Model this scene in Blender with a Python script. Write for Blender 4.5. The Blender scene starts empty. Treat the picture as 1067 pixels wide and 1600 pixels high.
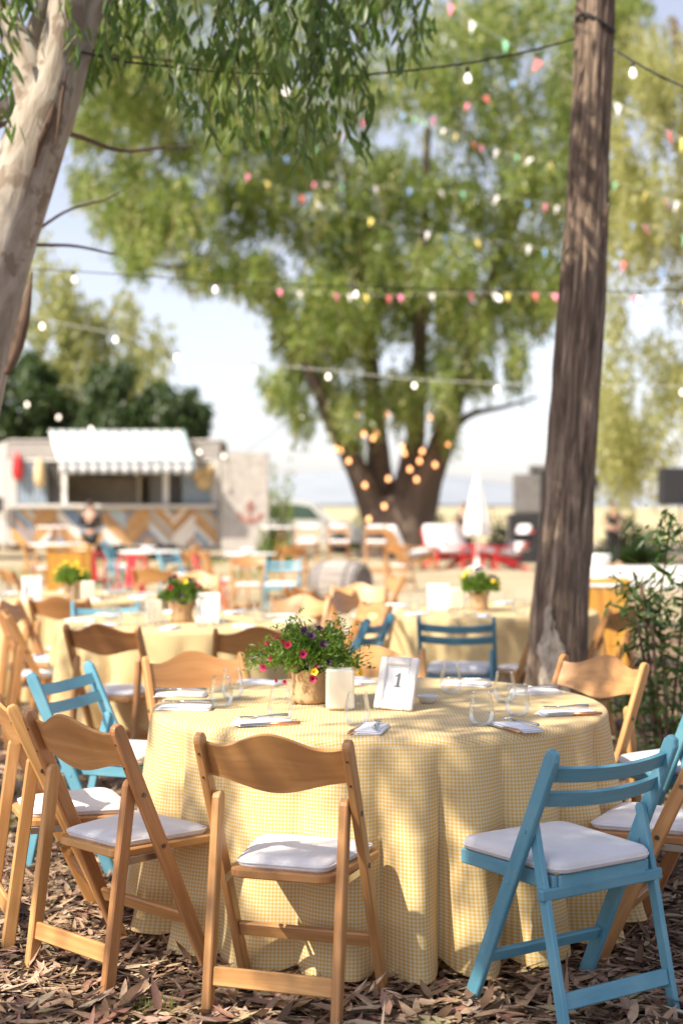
import bpy, bmesh, math, random
import numpy as np
from mathutils import Vector, Matrix, noise as mnoise

R = math.radians
PI = math.pi
scene = bpy.context.scene
col = scene.collection
rng = random.Random(11)
nrg = np.random.default_rng(5)

# ------------------------------------------------------------------ camera
CAM_H, FPX, HOR, CXP = 1.5, 2222.0, 792.0, 533.5
cam = bpy.data.cameras.new('camera')
cam_o = bpy.data.objects.new('camera', cam); col.objects.link(cam_o)
cam.sensor_fit = 'VERTICAL'; cam.sensor_height = 36.0; cam.lens = 50.0
cam.clip_start = 0.1; cam.clip_end = 9000
cam_o.location = (0, 0, CAM_H)
cam_o.rotation_euler = (PI/2 - math.atan(8/FPX), 0, 0)
cam.dof.use_dof = True; cam.dof.focus_distance = 4.5; cam.dof.aperture_fstop = 1.8
scene.camera = cam_o

# ------------------------------------------------------------------ sky, sun, exposure
SUN = Vector((-0.55, -0.41, 0.73)).normalized()
w = bpy.data.worlds.new('World'); scene.world = w; w.use_nodes = True
nt = w.node_tree; nt.nodes.clear()
sky = nt.nodes.new('ShaderNodeTexSky'); sky.sky_type = 'NISHITA'; sky.sun_disc = False
sky.sun_elevation = math.asin(SUN.z); sky.sun_rotation = math.atan2(SUN.x, SUN.y)
sky.air_density = 1.0; sky.dust_density = 1.0; sky.ozone_density = 1.0
hs = nt.nodes.new('ShaderNodeHueSaturation'); hs.inputs['Saturation'].default_value = 0.5
bg = nt.nodes.new('ShaderNodeBackground'); bg.inputs['Strength'].default_value = 0.11
wo = nt.nodes.new('ShaderNodeOutputWorld')
nt.links.new(sky.outputs[0], hs.inputs['Color']); tn = nt.nodes.new('ShaderNodeMix'); tn.data_type = 'RGBA'; tn.blend_type = 'MULTIPLY'; tn.inputs[0].default_value = 1; tn.inputs[7].default_value = (1.0, .96, 1.02, 1)
nt.links.new(hs.outputs[0], tn.inputs[6]); nt.links.new(tn.outputs[2], bg.inputs[0]); nt.links.new(bg.outputs[0], wo.inputs[0])
sl = bpy.data.lights.new('sun', 'SUN'); sl.energy = 5.0; sl.angle = R(0.55); sl.color = (1.0, 0.90, 0.74)
so = bpy.data.objects.new('sun', sl); col.objects.link(so)
so.rotation_euler = (-SUN).to_track_quat('-Z', 'Y').to_euler()
vs = scene.view_settings
vs.view_transform = 'Standard'; vs.look = 'None'; vs.gamma = 1.0; vs.use_curve_mapping = False
vs.exposure = 0.95
scene.render.engine = 'CYCLES'
cy = scene.cycles
cy.use_denoising = True
cy.max_bounces = 10; cy.diffuse_bounces = 5; cy.transmission_bounces = 6; cy.transparent_max_bounces = 24; cy.glossy_bounces = 3
cy.caustics_reflective = False; cy.caustics_refractive = False
cy.sample_clamp_indirect = 6.0

# ------------------------------------------------------------------ helpers
def at(px, py, Y):                       # a point of the photograph at distance Y -> world
    return Vector(((px-CXP)/FPX*Y, Y, CAM_H-(py-HOR)/FPX*Y))
def gx(px, Y): return (px-CXP)/FPX*Y
def hz(py, Y): return CAM_H-(py-HOR)/FPX*Y

def tag(o, label=None, cat=None, group=None, kind=None):
    if label: o['label'] = label
    if cat: o['category'] = cat
    if group: o['group'] = group
    if kind: o['kind'] = kind
    return o
def thing(name, label, cat, loc=(0, 0, 0), rz=0, group=None):
    o = bpy.data.objects.new(name, None); col.objects.link(o)
    o.empty_display_size = 0.1
    o.location = loc; o.rotation_euler = (0, 0, rz)
    return tag(o, label, cat, group)
def obj(name, me, parent=None, loc=None, rot=None):
    o = bpy.data.objects.new(name, me); col.objects.link(o)
    if parent is not None: o.parent = parent
    if loc is not None: o.location = loc
    if rot is not None: o.rotation_euler = rot
    return o
KIDS = {}
def copy_tree(o, parent=None):
    c = o.copy(); col.objects.link(c)
    if parent is not None: c.parent = parent
    for ch in list(o.children): copy_tree(ch, c)
    return c

class MB:
    def __init__(s): s.v = []; s.f = []; s.uv = []; s.m = []
    def face(s, idx, uvs=None, mi=0):
        s.f.append(tuple(idx)); s.uv.append(uvs if uvs else [(0.0, 0.0)]*len(idx)); s.m.append(mi)
    def ring_skin(s, rings, us, vs_, closed=True, cap0=True, cap1=True, mi=0):
        n = len(rings[0]); base = len(s.v)
        for r in rings: s.v.extend([tuple(p) for p in r])
        m = n if closed else n-1
        for i in range(len(rings)-1):
            for j in range(m):
                a = base+i*n+j; b = base+i*n+(j+1) % n
                u0, u1 = us[j], us[j+1]
                s.face((a, b, b+n, a+n), [(u0, vs_[i]), (u1, vs_[i]), (u1, vs_[i+1]), (u0, vs_[i+1])], mi)
        if closed and cap0: s.face([base+j for j in range(n)][::-1], [(us[j], vs_[0]) for j in range(n)][::-1], mi)
        if closed and cap1:
            b2 = base+(len(rings)-1)*n; s.face([b2+j for j in range(n)], [(us[j], vs_[-1]) for j in range(n)], mi)
    # a beam from p0 to p1: wx wide along 'side', wd deep across it, chamfered edges
    def bar(s, p0, p1, wx, wd, side=(1, 0, 0), ch=0.004, prof=None, mi=0, bow=None):
        p0 = Vector(p0); p1 = Vector(p1); ax = (p1-p0); L = ax.length; ax = ax/L
        sd = Vector(side); sd = (sd-ax*sd.dot(ax)).normalized(); dp = ax.cross(sd)
        c = min(ch, wx*.3, wd*.3)
        prof = prof or [(0, 1-2*c/wx, 1-2*c/wd), (c/L, 1, 1), (1-c/L, 1, 1), (1, 1-2*c/wx, 1-2*c/wd)]
        rings = []; vv = []
        hx, hd = wx/2, wd/2
        pat = [(-hx+c, -hd), (hx-c, -hd), (hx, -hd+c), (hx, hd-c), (hx-c, hd), (-hx+c, hd), (-hx, hd-c), (-hx, -hd+c)]
        for t, sx, sdp in prof:
            ctr = p0+ax*(L*t)
            if bow: ctr = ctr+Vector(bow)*(4*t*(1-t))
            rings.append([ctr+sd*(a*sx)+dp*(b*sdp) for a, b in pat]); vv.append(L*t)
        us = [0]; 
        for j in range(8):
            a, b = pat[j], pat[(j+1) % 8]; us.append(us[-1]+math.hypot(a[0]-b[0], a[1]-b[1]))
        o = s.off() if hasattr(s, 'off') else 0
        s.ring_skin(rings, [u+o for u in us], [q+o for q in vv], mi=mi)
    def box(s, lo, hi, ch=0.004, mi=0):
        lo = Vector(lo); hi = Vector(hi); c = (lo+hi)/2; d = hi-lo
        s.bar((c.x, c.y, lo.z), (c.x, c.y, hi.z), d.x, d.y, (1, 0, 0), ch, mi=mi)
    def off(s): return rng.random()*5
    def tube(s, pts, rad, n=8, mi=0, cap=True, twist=None):
        pts = [Vector(p) for p in pts]
        if not hasattr(rad, '__len__'): rad = [rad]*len(pts)
        rings = []; vv = [0]; prev = None
        for i, p in enumerate(pts):
            d = (pts[min(i+1, len(pts)-1)]-pts[max(i-1, 0)]).normalized()
            if prev is None:
                a = Vector((1, 0, 0)) if abs(d.x) < .8 else Vector((0, 1, 0))
            else: a = prev
            x = (a-d*a.dot(d)).normalized(); prev = x; y = d.cross(x)
            rings.append([p+(x*math.cos(2*PI*j/n)+y*math.sin(2*PI*j/n))*rad[i] for j in range(n)])
            if i: vv.append(vv[-1]+(p-pts[i-1]).length)
        rm = max(rad)
        s.ring_skin(rings, [2*PI*rm*j/n for j in range(n+1)], vv, cap0=cap, cap1=cap, mi=mi)
    def lathe(s, prof, n=24, c=(0, 0, 0), mi=0, cap0=True, cap1=True):
        rings = []; vv = [0]
        for i, (r, z) in enumerate(prof):
            rings.append([(c[0]+r*math.cos(2*PI*j/n), c[1]+r*math.sin(2*PI*j/n), c[2]+z) for j in range(n)])
            if i: vv.append(vv[-1]+math.hypot(r-prof[i-1][0], z-prof[i-1][1]))
        rm = max(p[0] for p in prof)
        s.ring_skin(rings, [2*PI*rm*j/n for j in range(n+1)], vv, cap0=cap0, cap1=cap1, mi=mi)
    def sheet(s, fn, nu, nv, mi=0, uvf=None, closed=False):
        base = len(s.v)
        for i in range(nv+1):
            for j in range(nu+1): s.v.append(tuple(fn(j/nu, i/nv)))
        for i in range(nv):
            for j in range(nu):
                a = base+i*(nu+1)+j
                q = [(j, i), (j+1, i), (j+1, i+1), (j, i+1)]
                s.face((a, a+1, a+nu+2, a+nu+1), [uvf(x/nu, y/nv) if uvf else (x/nu, y/nv) for x, y in q], mi)
    def slab(s, fn, nrm, th, nu, nv, uvf=None, mi=0):     # a sheet with thickness th along nrm(u, v)
        base = len(s.v)
        for k in (0, 1):
            for i in range(nv+1):
                for j in range(nu+1):
                    u, v = j/nu, i/nv
                    s.v.append(tuple(Vector(fn(u, v))+Vector(nrm(u, v))*(th*k)))
        N = (nu+1)*(nv+1); idx = lambda j, i, k: base+k*N+i*(nu+1)+j
        U = lambda j, i: uvf(j/nu, i/nv) if uvf else (j/nu, i/nv)
        for i in range(nv):
            for j in range(nu):
                s.face((idx(j, i, 0), idx(j, i+1, 0), idx(j+1, i+1, 0), idx(j+1, i, 0)), [U(j, i), U(j, i+1), U(j+1, i+1), U(j+1, i)], mi)
                s.face((idx(j, i, 1), idx(j+1, i, 1), idx(j+1, i+1, 1), idx(j, i+1, 1)), [U(j, i), U(j+1, i), U(j+1, i+1), U(j, i+1)], mi)
        for j in range(nu):
            s.face((idx(j, 0, 0), idx(j+1, 0, 0), idx(j+1, 0, 1), idx(j, 0, 1)), [U(j, 0), U(j+1, 0), U(j+1, 0), U(j, 0)], mi)
            s.face((idx(j, nv, 0), idx(j, nv, 1), idx(j+1, nv, 1), idx(j+1, nv, 0)), [U(j, nv)]*4, mi)
        for i in range(nv):
            s.face((idx(0, i, 0), idx(0, i, 1), idx(0, i+1, 1), idx(0, i+1, 0)), [U(0, i), U(0, i), U(0, i+1), U(0, i+1)], mi)
            s.face((idx(nu, i, 0), idx(nu, i+1, 0), idx(nu, i+1, 1), idx(nu, i, 1)), [U(nu, i), U(nu, i+1), U(nu, i+1), U(nu, i)], mi)
    def poly(s, pts, th, nrm=(0, -1, 0), mi=0):           # a flat polygon with thickness
        nv_ = Vector(nrm)*th; n = len(pts); b = len(s.v)
        s.v.extend([tuple(Vector(p)) for p in pts]); s.v.extend([tuple(Vector(p)+nv_) for p in pts])
        uvp = [(p[0], p[2]) for p in pts]
        s.face([b+i for i in range(n)][::-1], uvp[::-1], mi); s.face([b+n+i for i in range(n)], uvp, mi)
        for i in range(n):
            j = (i+1) % n; s.face((b+i, b+j, b+n+j, b+n+i), [uvp[i], uvp[j], uvp[j], uvp[i]], mi)
    def mesh(s, name, mats, smooth=False):
        me = bpy.data.meshes.new(name); me.from_pydata(s.v, [], s.f)
        ul = me.uv_layers.new(name='UVMap')
        flat = [c for f in s.uv for p in f for c in p]
        ul.data.foreach_set('uv', flat)
        for m in (mats if isinstance(mats, (list, tuple)) else [mats]): me.materials.append(m)
        me.polygons.foreach_set('material_index', s.m)
        me.polygons.foreach_set('use_smooth', [smooth]*len(s.f))
        me.update()
        bm = bmesh.new(); bm.from_mesh(me); bmesh.ops.recalc_face_normals(bm, faces=bm.faces); bm.to_mesh(me); bm.free()
        return me
    def build(s, name, mats, parent=None, smooth=False): return obj(name, s.mesh(name, mats, smooth), parent)

# ------------------------------------------------------------------ materials
def newmat(name):
    m = bpy.data.materials.new(name); m.use_nodes = True; n = m.node_tree
    return m, n, n.nodes['Principled BSDF'], n.nodes['Material Output']
def N(n, t, **kw):
    x = n.nodes.new(t)
    for k, v in kw.items():
        if k in x.inputs.keys(): x.inputs[k].default_value = v
        else: setattr(x, k, v)
    return x
def ramp(n, stops, fac):
    r = n.nodes.new('ShaderNodeValToRGB'); e = r.color_ramp.elements
    while len(e) < len(stops): e.new(.5)
    for i, (p, c) in enumerate(stops): e[i].position = p; e[i].color = (*c, 1)
    n.links.new(fac, r.inputs[0]); return r.outputs[0]
def coords(n, kind='UV', scale=(1, 1, 1)):
    t = n.nodes.new('ShaderNodeTexCoord'); mp = n.nodes.new('ShaderNodeMapping'); mp.inputs['Scale'].default_value = scale
    n.links.new(t.outputs[kind], mp.inputs[0]); return mp.outputs[0]
def bump(n, b, h, strength=.3, dist=.005):
    x = N(n, 'ShaderNodeBump'); x.inputs['Strength'].default_value = strength; x.inputs['Distance'].default_value = dist
    n.links.new(h, x.inputs['Height']); n.links.new(x.outputs[0], b.inputs['Normal'])
def randval(n, c, amt=.2, hue=0.0):                       # per-object brightness (and hue) change
    oi = n.nodes.new('ShaderNodeObjectInfo'); h = n.nodes.new('ShaderNodeHueSaturation')
    mr = N(n, 'ShaderNodeMapRange'); mr.inputs['To Min'].default_value = 1-amt; mr.inputs['To Max'].default_value = 1+amt
    n.links.new(oi.outputs['Random'], mr.inputs[0]); n.links.new(mr.outputs[0], h.inputs['Value'])
    if hue:
        m2 = N(n, 'ShaderNodeMapRange'); m2.inputs['To Min'].default_value = .5-hue; m2.inputs['To Max'].default_value = .5+hue
        n.links.new(oi.outputs['Random'], m2.inputs[0]); n.links.new(m2.outputs[0], h.inputs['Hue'])
    n.links.new(c, h.inputs['Color']); return h.outputs[0]
def flat(name, c, rough=.6, nscale=0, namt=.15, metal=0, bmp=0, kind='Object', rv=0):
    m, n, b, o = newmat(name); b.inputs['Roughness'].default_value = rough; b.inputs['Metallic'].default_value = metal
    if nscale:
        t = N(n, 'ShaderNodeTexNoise', Scale=nscale, Detail=5.0, Roughness=.6); n.links.new(coords(n, kind), t.inputs['Vector'])
        c2 = ramp(n, [(.3, tuple(x*(1-namt) for x in c)), (.7, tuple(min(1, x*(1+namt)) for x in c))], t.outputs[0])
        if rv: c2 = randval(n, c2, rv)
        n.links.new(c2, b.inputs['Base Color'])
        if bmp: bump(n, b, t.outputs[0], bmp)
    else: b.inputs['Base Color'].default_value = (*c, 1)
    return m
def wood(name, light, dark, gs=(55, 3.2, 1), rough=.42, rv=.16, knots=True):
    m, n, b, o = newmat(name)
    oi = n.nodes.new('ShaderNodeObjectInfo'); vm = n.nodes.new('ShaderNodeVectorMath'); vm.operation = 'ADD'
    cb = n.nodes.new('ShaderNodeCombineXYZ'); ml = N(n, 'ShaderNodeMath'); ml.operation = 'MULTIPLY'; ml.inputs[1].default_value = 37
    n.links.new(oi.outputs['Random'], ml.inputs[0]); n.links.new(ml.outputs[0], cb.inputs[0]); n.links.new(ml.outputs[0], cb.inputs[2])
    n.links.new(coords(n, 'UV', gs), vm.inputs[0]); n.links.new(cb.outputs[0], vm.inputs[1])
    t = N(n, 'ShaderNodeTexNoise', Scale=1.0, Detail=6.0, Roughness=.6, Distortion=.7); n.links.new(vm.outputs[0], t.inputs['Vector'])
    t2 = N(n, 'ShaderNodeTexNoise', Scale=.22, Detail=3.0, Distortion=.4); n.links.new(vm.outputs[0], t2.inputs['Vector'])
    mid = tuple((a+b_)/2 for a, b_ in zip(light, dark))
    c1 = ramp(n, [(.28, dark), (.5, mid), (.66, light)], t.outputs[0])
    mx = N(n, 'ShaderNodeMix'); mx.data_type = 'RGBA'; mx.blend_type = 'MULTIPLY'; mx.inputs[0].default_value = .55
    c2 = ramp(n, [(.3, (.62, .55, .5)), (.6, (1, 1, 1))], t2.outputs[0])
    n.links.new(c1, mx.inputs[6]); n.links.new(c2, mx.inputs[7])
    n.links.new(randval(n, mx.outputs[2], rv, .006), b.inputs['Base Color'])
    b.inputs['Roughness'].default_value = rough
    rr = N(n, 'ShaderNodeMapRange'); rr.inputs['To Min'].default_value = rough-.1; rr.inputs['To Max'].default_value = rough+.18
    n.links.new(t.outputs[0], rr.inputs[0]); n.links.new(rr.outputs[0], b.inputs['Roughness'])
    bump(n, b, t.outputs[0], .12, .001)
    return m
def leafmat(name, a, bcol, trans=.45, sat=1.0, rough=.42):
    m, n, b, o = newmat(name)
    at_ = n.nodes.new('ShaderNodeAttribute'); at_.attribute_name = 'tint'
    oi = n.nodes.new('ShaderNodeObjectInfo')
    ad = N(n, 'ShaderNodeMath'); ad.operation = 'ADD'; n.links.new(at_.outputs['Fac'], ad.inputs[0])
    ml = N(n, 'ShaderNodeMath'); ml.operation = 'MULTIPLY'; ml.inputs[1].default_value = .35; n.links.new(oi.outputs['Random'], ml.inputs[0]); n.links.new(ml.outputs[0], ad.inputs[1])
    stops = [(.05, a), (.75, bcol), (1.0, tuple(x*1.25 for x in bcol))]
    c = ramp(n, stops, ad.outputs[0]); n.links.new(c, b.inputs['Base Color']); b.inputs['Roughness'].default_value = rough
    tr = N(n, 'ShaderNodeBsdfTranslucent'); hv = N(n, 'ShaderNodeHueSaturation'); hv.inputs['Saturation'].default_value = 1.15; hv.inputs['Value'].default_value = 1.7
    n.links.new(c, hv.inputs['Color']); n.links.new(hv.outputs[0], tr.inputs['Color'])
    mx = N(n, 'ShaderNodeMixShader'); mx.inputs[0].default_value = trans
    n.links.new(b.outputs[0], mx.inputs[1]); n.links.new(tr.outputs[0], mx.inputs[2]); n.links.new(mx.outputs[0], o.inputs['Surface'])
    return m
def emit(name, c, s):
    m, n, b, o = newmat(name); b.inputs['Base Color'].default_value = (*c, 1); b.inputs['Emission Color'].default_value = (*c, 1); b.inputs['Emission Strength'].default_value = s
    b.inputs['Roughness'].default_value = .15
    return m

M = {}
M['wood'] = wood('honey_wood', (.58, .31, .12), (.40, .185, .062))
M['wood_panel'] = wood('plywood', (.58, .305, .115), (.42, .195, .065), gs=(26, 2.2, 1))
M['wood_side'] = wood('old_wood', (.40, .30, .20), (.26, .18, .11))
M['barrel'] = wood('weathered_oak', (.46, .43, .40), (.28, .25, .23), gs=(20, 2, 1), rough=.8)
M['barrel_dark'] = flat('dark_oak', (.16, .14, .13), .8, 12, .3)
M['yellow'] = wood('yellow_stained_wood', (.62, .33, .05), (.48, .22, .03), rough=.5)
M['planks'] = [wood('plank_tan', (.55, .33, .15), (.42, .24, .10)), flat('plank_white', (.72, .68, .62), .6, 9), flat('plank_blue', (.16, .25, .38), .6, 9), flat('plank_pale_blue', (.38, .47, .52), .6, 9), wood('plank_amber', (.62, .34, .10), (.46, .23, .07))]
def paint():
    m, n, b, o = newmat('blue_paint')
    t = N(n, 'ShaderNodeTexNoise', Scale=1.0, Detail=5.0, Roughness=.62); n.links.new(coords(n, 'UV', (30, 5, 1)), t.inputs['Vector'])
    c = ramp(n, [(.3, (.085, .26, .355)), (.7, (.13, .335, .435))], t.outputs[0])
    t3 = N(n, 'ShaderNodeTexNoise', Scale=70.0, Detail=3.0); n.links.new(coords(n, 'Object'), t3.inputs['Vector'])
    ch = N(n, 'ShaderNodeMapRange'); ch.inputs['From Min'].default_value = .69; ch.inputs['From Max'].default_value = .72; n.links.new(t3.outputs[0], ch.inputs[0])
    sc = N(n, 'ShaderNodeTexNoise', Scale=9.0, Detail=4.0); n.links.new(coords(n, 'Object'), sc.inputs['Vector'])
    c2 = N(n, 'ShaderNodeMix'); c2.data_type = 'RGBA'; n.links.new(ramp(n, [(.45, (0, 0, 0)), (.8, (.5, .5, .5))], sc.outputs[0]), c2.inputs[0]); n.links.new(c, c2.inputs[6]); c2.inputs[7].default_value = (.20, .38, .45, 1)
    c3 = N(n, 'ShaderNodeMix'); c3.data_type = 'RGBA'; n.links.new(ch.outputs[0], c3.inputs[0]); n.links.new(c2.outputs[2], c3.inputs[6]); c3.inputs[7].default_value = (.30, .26, .2, 1)
    n.links.new(randval(n, c3.outputs[2], .1), b.inputs['Base Color']); b.inputs['Roughness'].default_value = .5
    bump(n, b, t.outputs[0], .25, .0012); return m
M['blue'] = paint()
def fabric(name, c, sc=900, amt=.06, rough=.9, big=0):
    m, n, b, o = newmat(name); b.inputs['Roughness'].default_value = rough
    b.inputs['Sheen Weight'].default_value = .15
    t = N(n, 'ShaderNodeTexNoise', Scale=7.0, Detail=6.0); n.links.new(coords(n, 'Object'), t.inputs['Vector'])
    cc = ramp(n, [(.3, tuple(x*(1-amt) for x in c)), (.7, c)], t.outputs[0]); n.links.new(cc, b.inputs['Base Color'])
    t4 = N(n, 'ShaderNodeTexNoise', Scale=26.0, Detail=3.0, Distortion=1.2); n.links.new(coords(n, 'Object', (1, .35, 1)), t4.inputs['Vector']); ad = N(n, 'ShaderNodeMath'); ad.operation = 'ADD'; n.links.new(t.outputs[0], ad.inputs[0]); n.links.new(t4.outputs[0], ad.inputs[1]); bump(n, b, ad.outputs[0], .6, .007); return m
M['pad'] = fabric('seat_fabric', (.74, .72, .73), amt=.14)
M['napkin'] = fabric('napkin_cotton', (.78, .78, .82))
M['metal'] = flat('steel', (.55, .53, .5), .28, metal=1)
M['bolt'] = flat('bolt_steel', (.16, .14, .11), .4, metal=.9)
M['copper'] = flat('copper_handle', (.62, .30, .15), .3, metal=.8)
M['white'] = flat('white_paint', (.78, .77, .76), .5, 3, .06)
M['candle'] = flat('cream_wax', (.80, .76, .63), .45)
M['candle'].node_tree.nodes['Principled BSDF'].inputs['Subsurface Weight'].default_value = .3
M['candle'].node_tree.nodes['Principled BSDF'].inputs['Subsurface Radius'].default_value = (.02, .015, .01)
M['frame'] = flat('whitewashed_frame', (.70, .68, .66), .45, 40, .08)
M['card'] = flat('card_paper', (.74, .76, .79), .6)
M['ink'] = flat('grey_ink', (.12, .14, .15), .6)
M['ink_pale'] = flat('pale_ink', (.42, .45, .48), .6)
M['ceramic'] = flat('white_ceramic', (.68, .68, .68), .2)
M['kraft'] = flat('kraft_paper', (.46, .30, .16), .75, 30, .12, bmp=.2)
M['soil'] = flat('potting_soil', (.045, .03, .02), .95, 60, .4)
M['red'] = flat('red_enamel', (.62, .035, .04), .35)
M['black'] = flat('black_shell', (.018, .018, .02), .6)
M['dark_cloth'] = flat('black_cloth', (.02, .02, .024), .9)
M['grey'] = flat('grey_case', (.16, .15, .15), .6, 6)
M['skin'] = flat('skin', (.52, .30, .21), .5)
M['hair'] = flat('dark_hair', (.03, .02, .015), .6)
M['tan_cloth'] = flat('tan_cloth', (.50, .37, .24), .9)
M['umbrella'] = fabric('umbrella_canvas', (.80, .78, .77))
M['cord'] = flat('black_cord', (.02, .02, .02), .6)
M['cord_white'] = flat('pale_cord', (.6, .6, .58), .6)
M['tyre'] = flat('tyre_rubber', (.025, .025, .025), .8)
M['truck'] = flat('truck_cream', (.56, .535, .51), .45, 1.5, .06)
M['truck_grey'] = flat('truck_grey', (.36, .335, .32), .55, 2, .1)
M['panelwall'] = flat('panel_offwhite', (.40, .375, .355), .7, 5.0, .22)
M['interior'] = flat('interior_beige', (.58, .48, .35), .7, 2, .2)
M['interior_dark'] = flat('interior_dark', (.05, .045, .04), .7)
M['slate'] = flat('blue_grey_paint', (.26, .32, .38), .5, 2, .1)
M['stripe'] = flat('awning_grey', (.22, .25, .29), .8)
M['stripe_pale'] = flat('awning_pale_grey', (.34, .42, .47), .8)
M['awning'] = flat('awning_white', (.70, .70, .70), .8)
M['straw'] = flat('woven_straw', (.66, .50, .28), .9, 60, .25)
M['anchor'] = flat('faded_red_paint', (.42, .15, .11), .6)
M['van'] = flat('van_white', (.72, .74, .76), .25)
M['carglass'] = flat('dark_glass', (.07, .12, .10), .08)
M['trunk_dark'] = None
M['bulb'] = emit('lit_bulb', (1.0, .88, .74), 1.6)
M['bulb_warm'] = emit('warm_bulb', (1.0, .42, .17), 2.6)
for nm, c in dict(pink=(.78, .22, .36), yellowf=(.76, .62, .16), green=(.22, .52, .32), bluef=(.18, .33, .60), redf=(.72, .16, .16), whitef=(.72, .70, .68)).items():
    M[nm] = flat('flag_'+nm, c, .8)
for nm, c in dict(pet_red=(.26, .006, .03), pet_dark=(.045, .008, .055), pet_yellow=(.80, .55, .03), pet_magenta=(.30, .008, .06)).items():
    M[nm] = flat(nm, c, .6)

def glassmat():
    m, n, b, o = newmat('clear_glass'); n.nodes.remove(b)
    tr = N(n, 'ShaderNodeBsdfTransparent'); lw2 = N(n, 'ShaderNodeLayerWeight'); lw2.inputs[0].default_value = .35; n.links.new(ramp(n, [(0, (.96, .97, .965)), (.55, (.90, .92, .91)), (.95, (.50, .53, .53))], lw2.outputs['Facing']), tr.inputs[0])
    gl = N(n, 'ShaderNodeBsdfGlossy'); gl.inputs['Roughness'].default_value = .02; gl.inputs[0].default_value = (1, 1, 1, 1)
    lw = N(n, 'ShaderNodeLayerWeight'); lw.inputs[0].default_value = .3
    fm = N(n, 'ShaderNodeMath'); fm.operation = 'MINIMUM'; fm.inputs[1].default_value = .55; n.links.new(lw.outputs['Fresnel'], fm.inputs[0]); mx = N(n, 'ShaderNodeMixShader'); n.links.new(fm.outputs[0], mx.inputs[0]); n.links.new(tr.outputs[0], mx.inputs[1]); n.links.new(gl.outputs[0], mx.inputs[2])
    n.links.new(mx.outputs[0], o.inputs['Surface']); return m
M['glass'] = glassmat()

def gingham():
    m, n, b, o = newmat('yellow_gingham')
    uv = coords(n, 'UV', (1/.0118, 1/.0118, 1)); sp = n.nodes.new('ShaderNodeSeparateXYZ'); n.links.new(uv, sp.inputs[0])
    outs = []
    for k in (0, 1):
        fr = N(n, 'ShaderNodeMath'); fr.operation = 'FRACT'; n.links.new(sp.outputs[k], fr.inputs[0])
        g = N(n, 'ShaderNodeMapRange'); g.inputs['From Min'].default_value = .46; g.inputs['From Max'].default_value = .54; n.links.new(fr.outputs[0], g.inputs[0])
        outs.append(g.outputs[0])
    ad = N(n, 'ShaderNodeMath'); ad.operation = 'ADD'; n.links.new(outs[0], ad.inputs[0]); n.links.new(outs[1], ad.inputs[1])
    hf = N(n, 'ShaderNodeMath'); hf.operation = 'MULTIPLY'; hf.inputs[1].default_value = .5; n.links.new(ad.outputs[0], hf.inputs[0])
    c = ramp(n, [(0, (.82, .745, .57)), (.5, (.80, .605, .275)), (1, (.785, .48, .11))], hf.outputs[0])
    n.links.new(c, b.inputs['Base Color']); b.inputs['Roughness'].default_value = .85; b.inputs['Sheen Weight'].default_value = .1
    t = N(n, 'ShaderNodeTexNoise', Scale=5.0, Detail=5.0, Roughness=.6); n.links.new(coords(n, 'Object'), t.inputs['Vector']); bump(n, b, t.outputs[0], .35, .012)
    tl = N(n, 'ShaderNodeBsdfTranslucent'); n.links.new(c, tl.inputs[0])
    mx = N(n, 'ShaderNodeMixShader'); mx.inputs[0].default_value = .28
    n.links.new(b.outputs[0], mx.inputs[1]); n.links.new(tl.outputs[0], mx.inputs[2]); n.links.new(mx.outputs[0], o.inputs['Surface']); return m
M['gingham'] = gingham()

def bark(name, stops, gs, bstr, sharp=(.3, .7), patch=None):
    m, n, b, o = newmat(name); b.inputs['Roughness'].default_value = .85
    t = N(n, 'ShaderNodeTexNoise', Scale=1.0, Detail=8.0, Roughness=.65, Distortion=.6); n.links.new(coords(n, 'UV', gs), t.inputs['Vector'])
    c = ramp(n, stops, t.outputs[0])
    if patch:                                            # pale blotches where the outer bark has come away
        t2 = N(n, 'ShaderNodeTexNoise', Scale=patch[0], Detail=4.0, Roughness=.55); n.links.new(coords(n, 'Object'), t2.inputs['Vector'])
        f = N(n, 'ShaderNodeMapRange'); f.inputs['From Min'].default_value = patch[1]; f.inputs['From Max'].default_value = patch[1]+.04; n.links.new(t2.outputs[0], f.inputs[0])
        mx = N(n, 'ShaderNodeMix'); mx.data_type = 'RGBA'; n.links.new(f.outputs[0], mx.inputs[0]); n.links.new(c, mx.inputs[6]); mx.inputs[7].default_value = (*patch[2], 1); c = mx.outputs[2]
    n.links.new(c, b.inputs['Base Color']); bump(n, b, t.outputs[0], bstr, .02); return m
M['bark_brown'] = bark('stringy_bark', [(.3, (.04, .026, .018)), (.44, (.13, .09, .062)), (.56, (.25, .18, .13)), (.7, (.44, .34, .26))], (22, 2.6, 1), 1.0)
M['bark_pale'] = bark('smooth_pale_bark', [(.3, (.19, .15, .115)), (.44, (.34, .285, .225)), (.58, (.44, .39, .325)), (.72, (.55, .51, .45))], (9, 3.5, 1), .6, patch=(4.5, .60, (.24, .185, .14)))
M['bark_strip'] = bark('peeling_bark', [(.25, (.05, .03, .02)), (.5, (.12, .07, .045)), (.8, (.24, .16, .10))], (30, 2, 1), .8)
M['bark_white'] = bark('bare_pale_wood', [(.34, (.22, .15, .10)), (.46, (.58, .48, .36)), (.62, (.74, .65, .52))], (26, 18, 1), .9)
M['bark_far'] = bark('far_bark', [(.3, (.05, .035, .028)), (.55, (.12, .085, .065)), (.75, (.26, .20, .155))], (1.2, .35, 1), .6)
M['leaf_near'] = leafmat('eucalyptus_leaf', (.035, .085, .018), (.13, .19, .05), .42)
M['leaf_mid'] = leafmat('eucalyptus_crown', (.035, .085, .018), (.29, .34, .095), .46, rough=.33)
M['leaf_pale'] = leafmat('pale_crown', (.15, .185, .06), (.43, .42, .20), .56, rough=.35)
M['leaf_dark'] = leafmat('dark_crown', (.02, .045, .014), (.06, .095, .03), .35)
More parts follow.
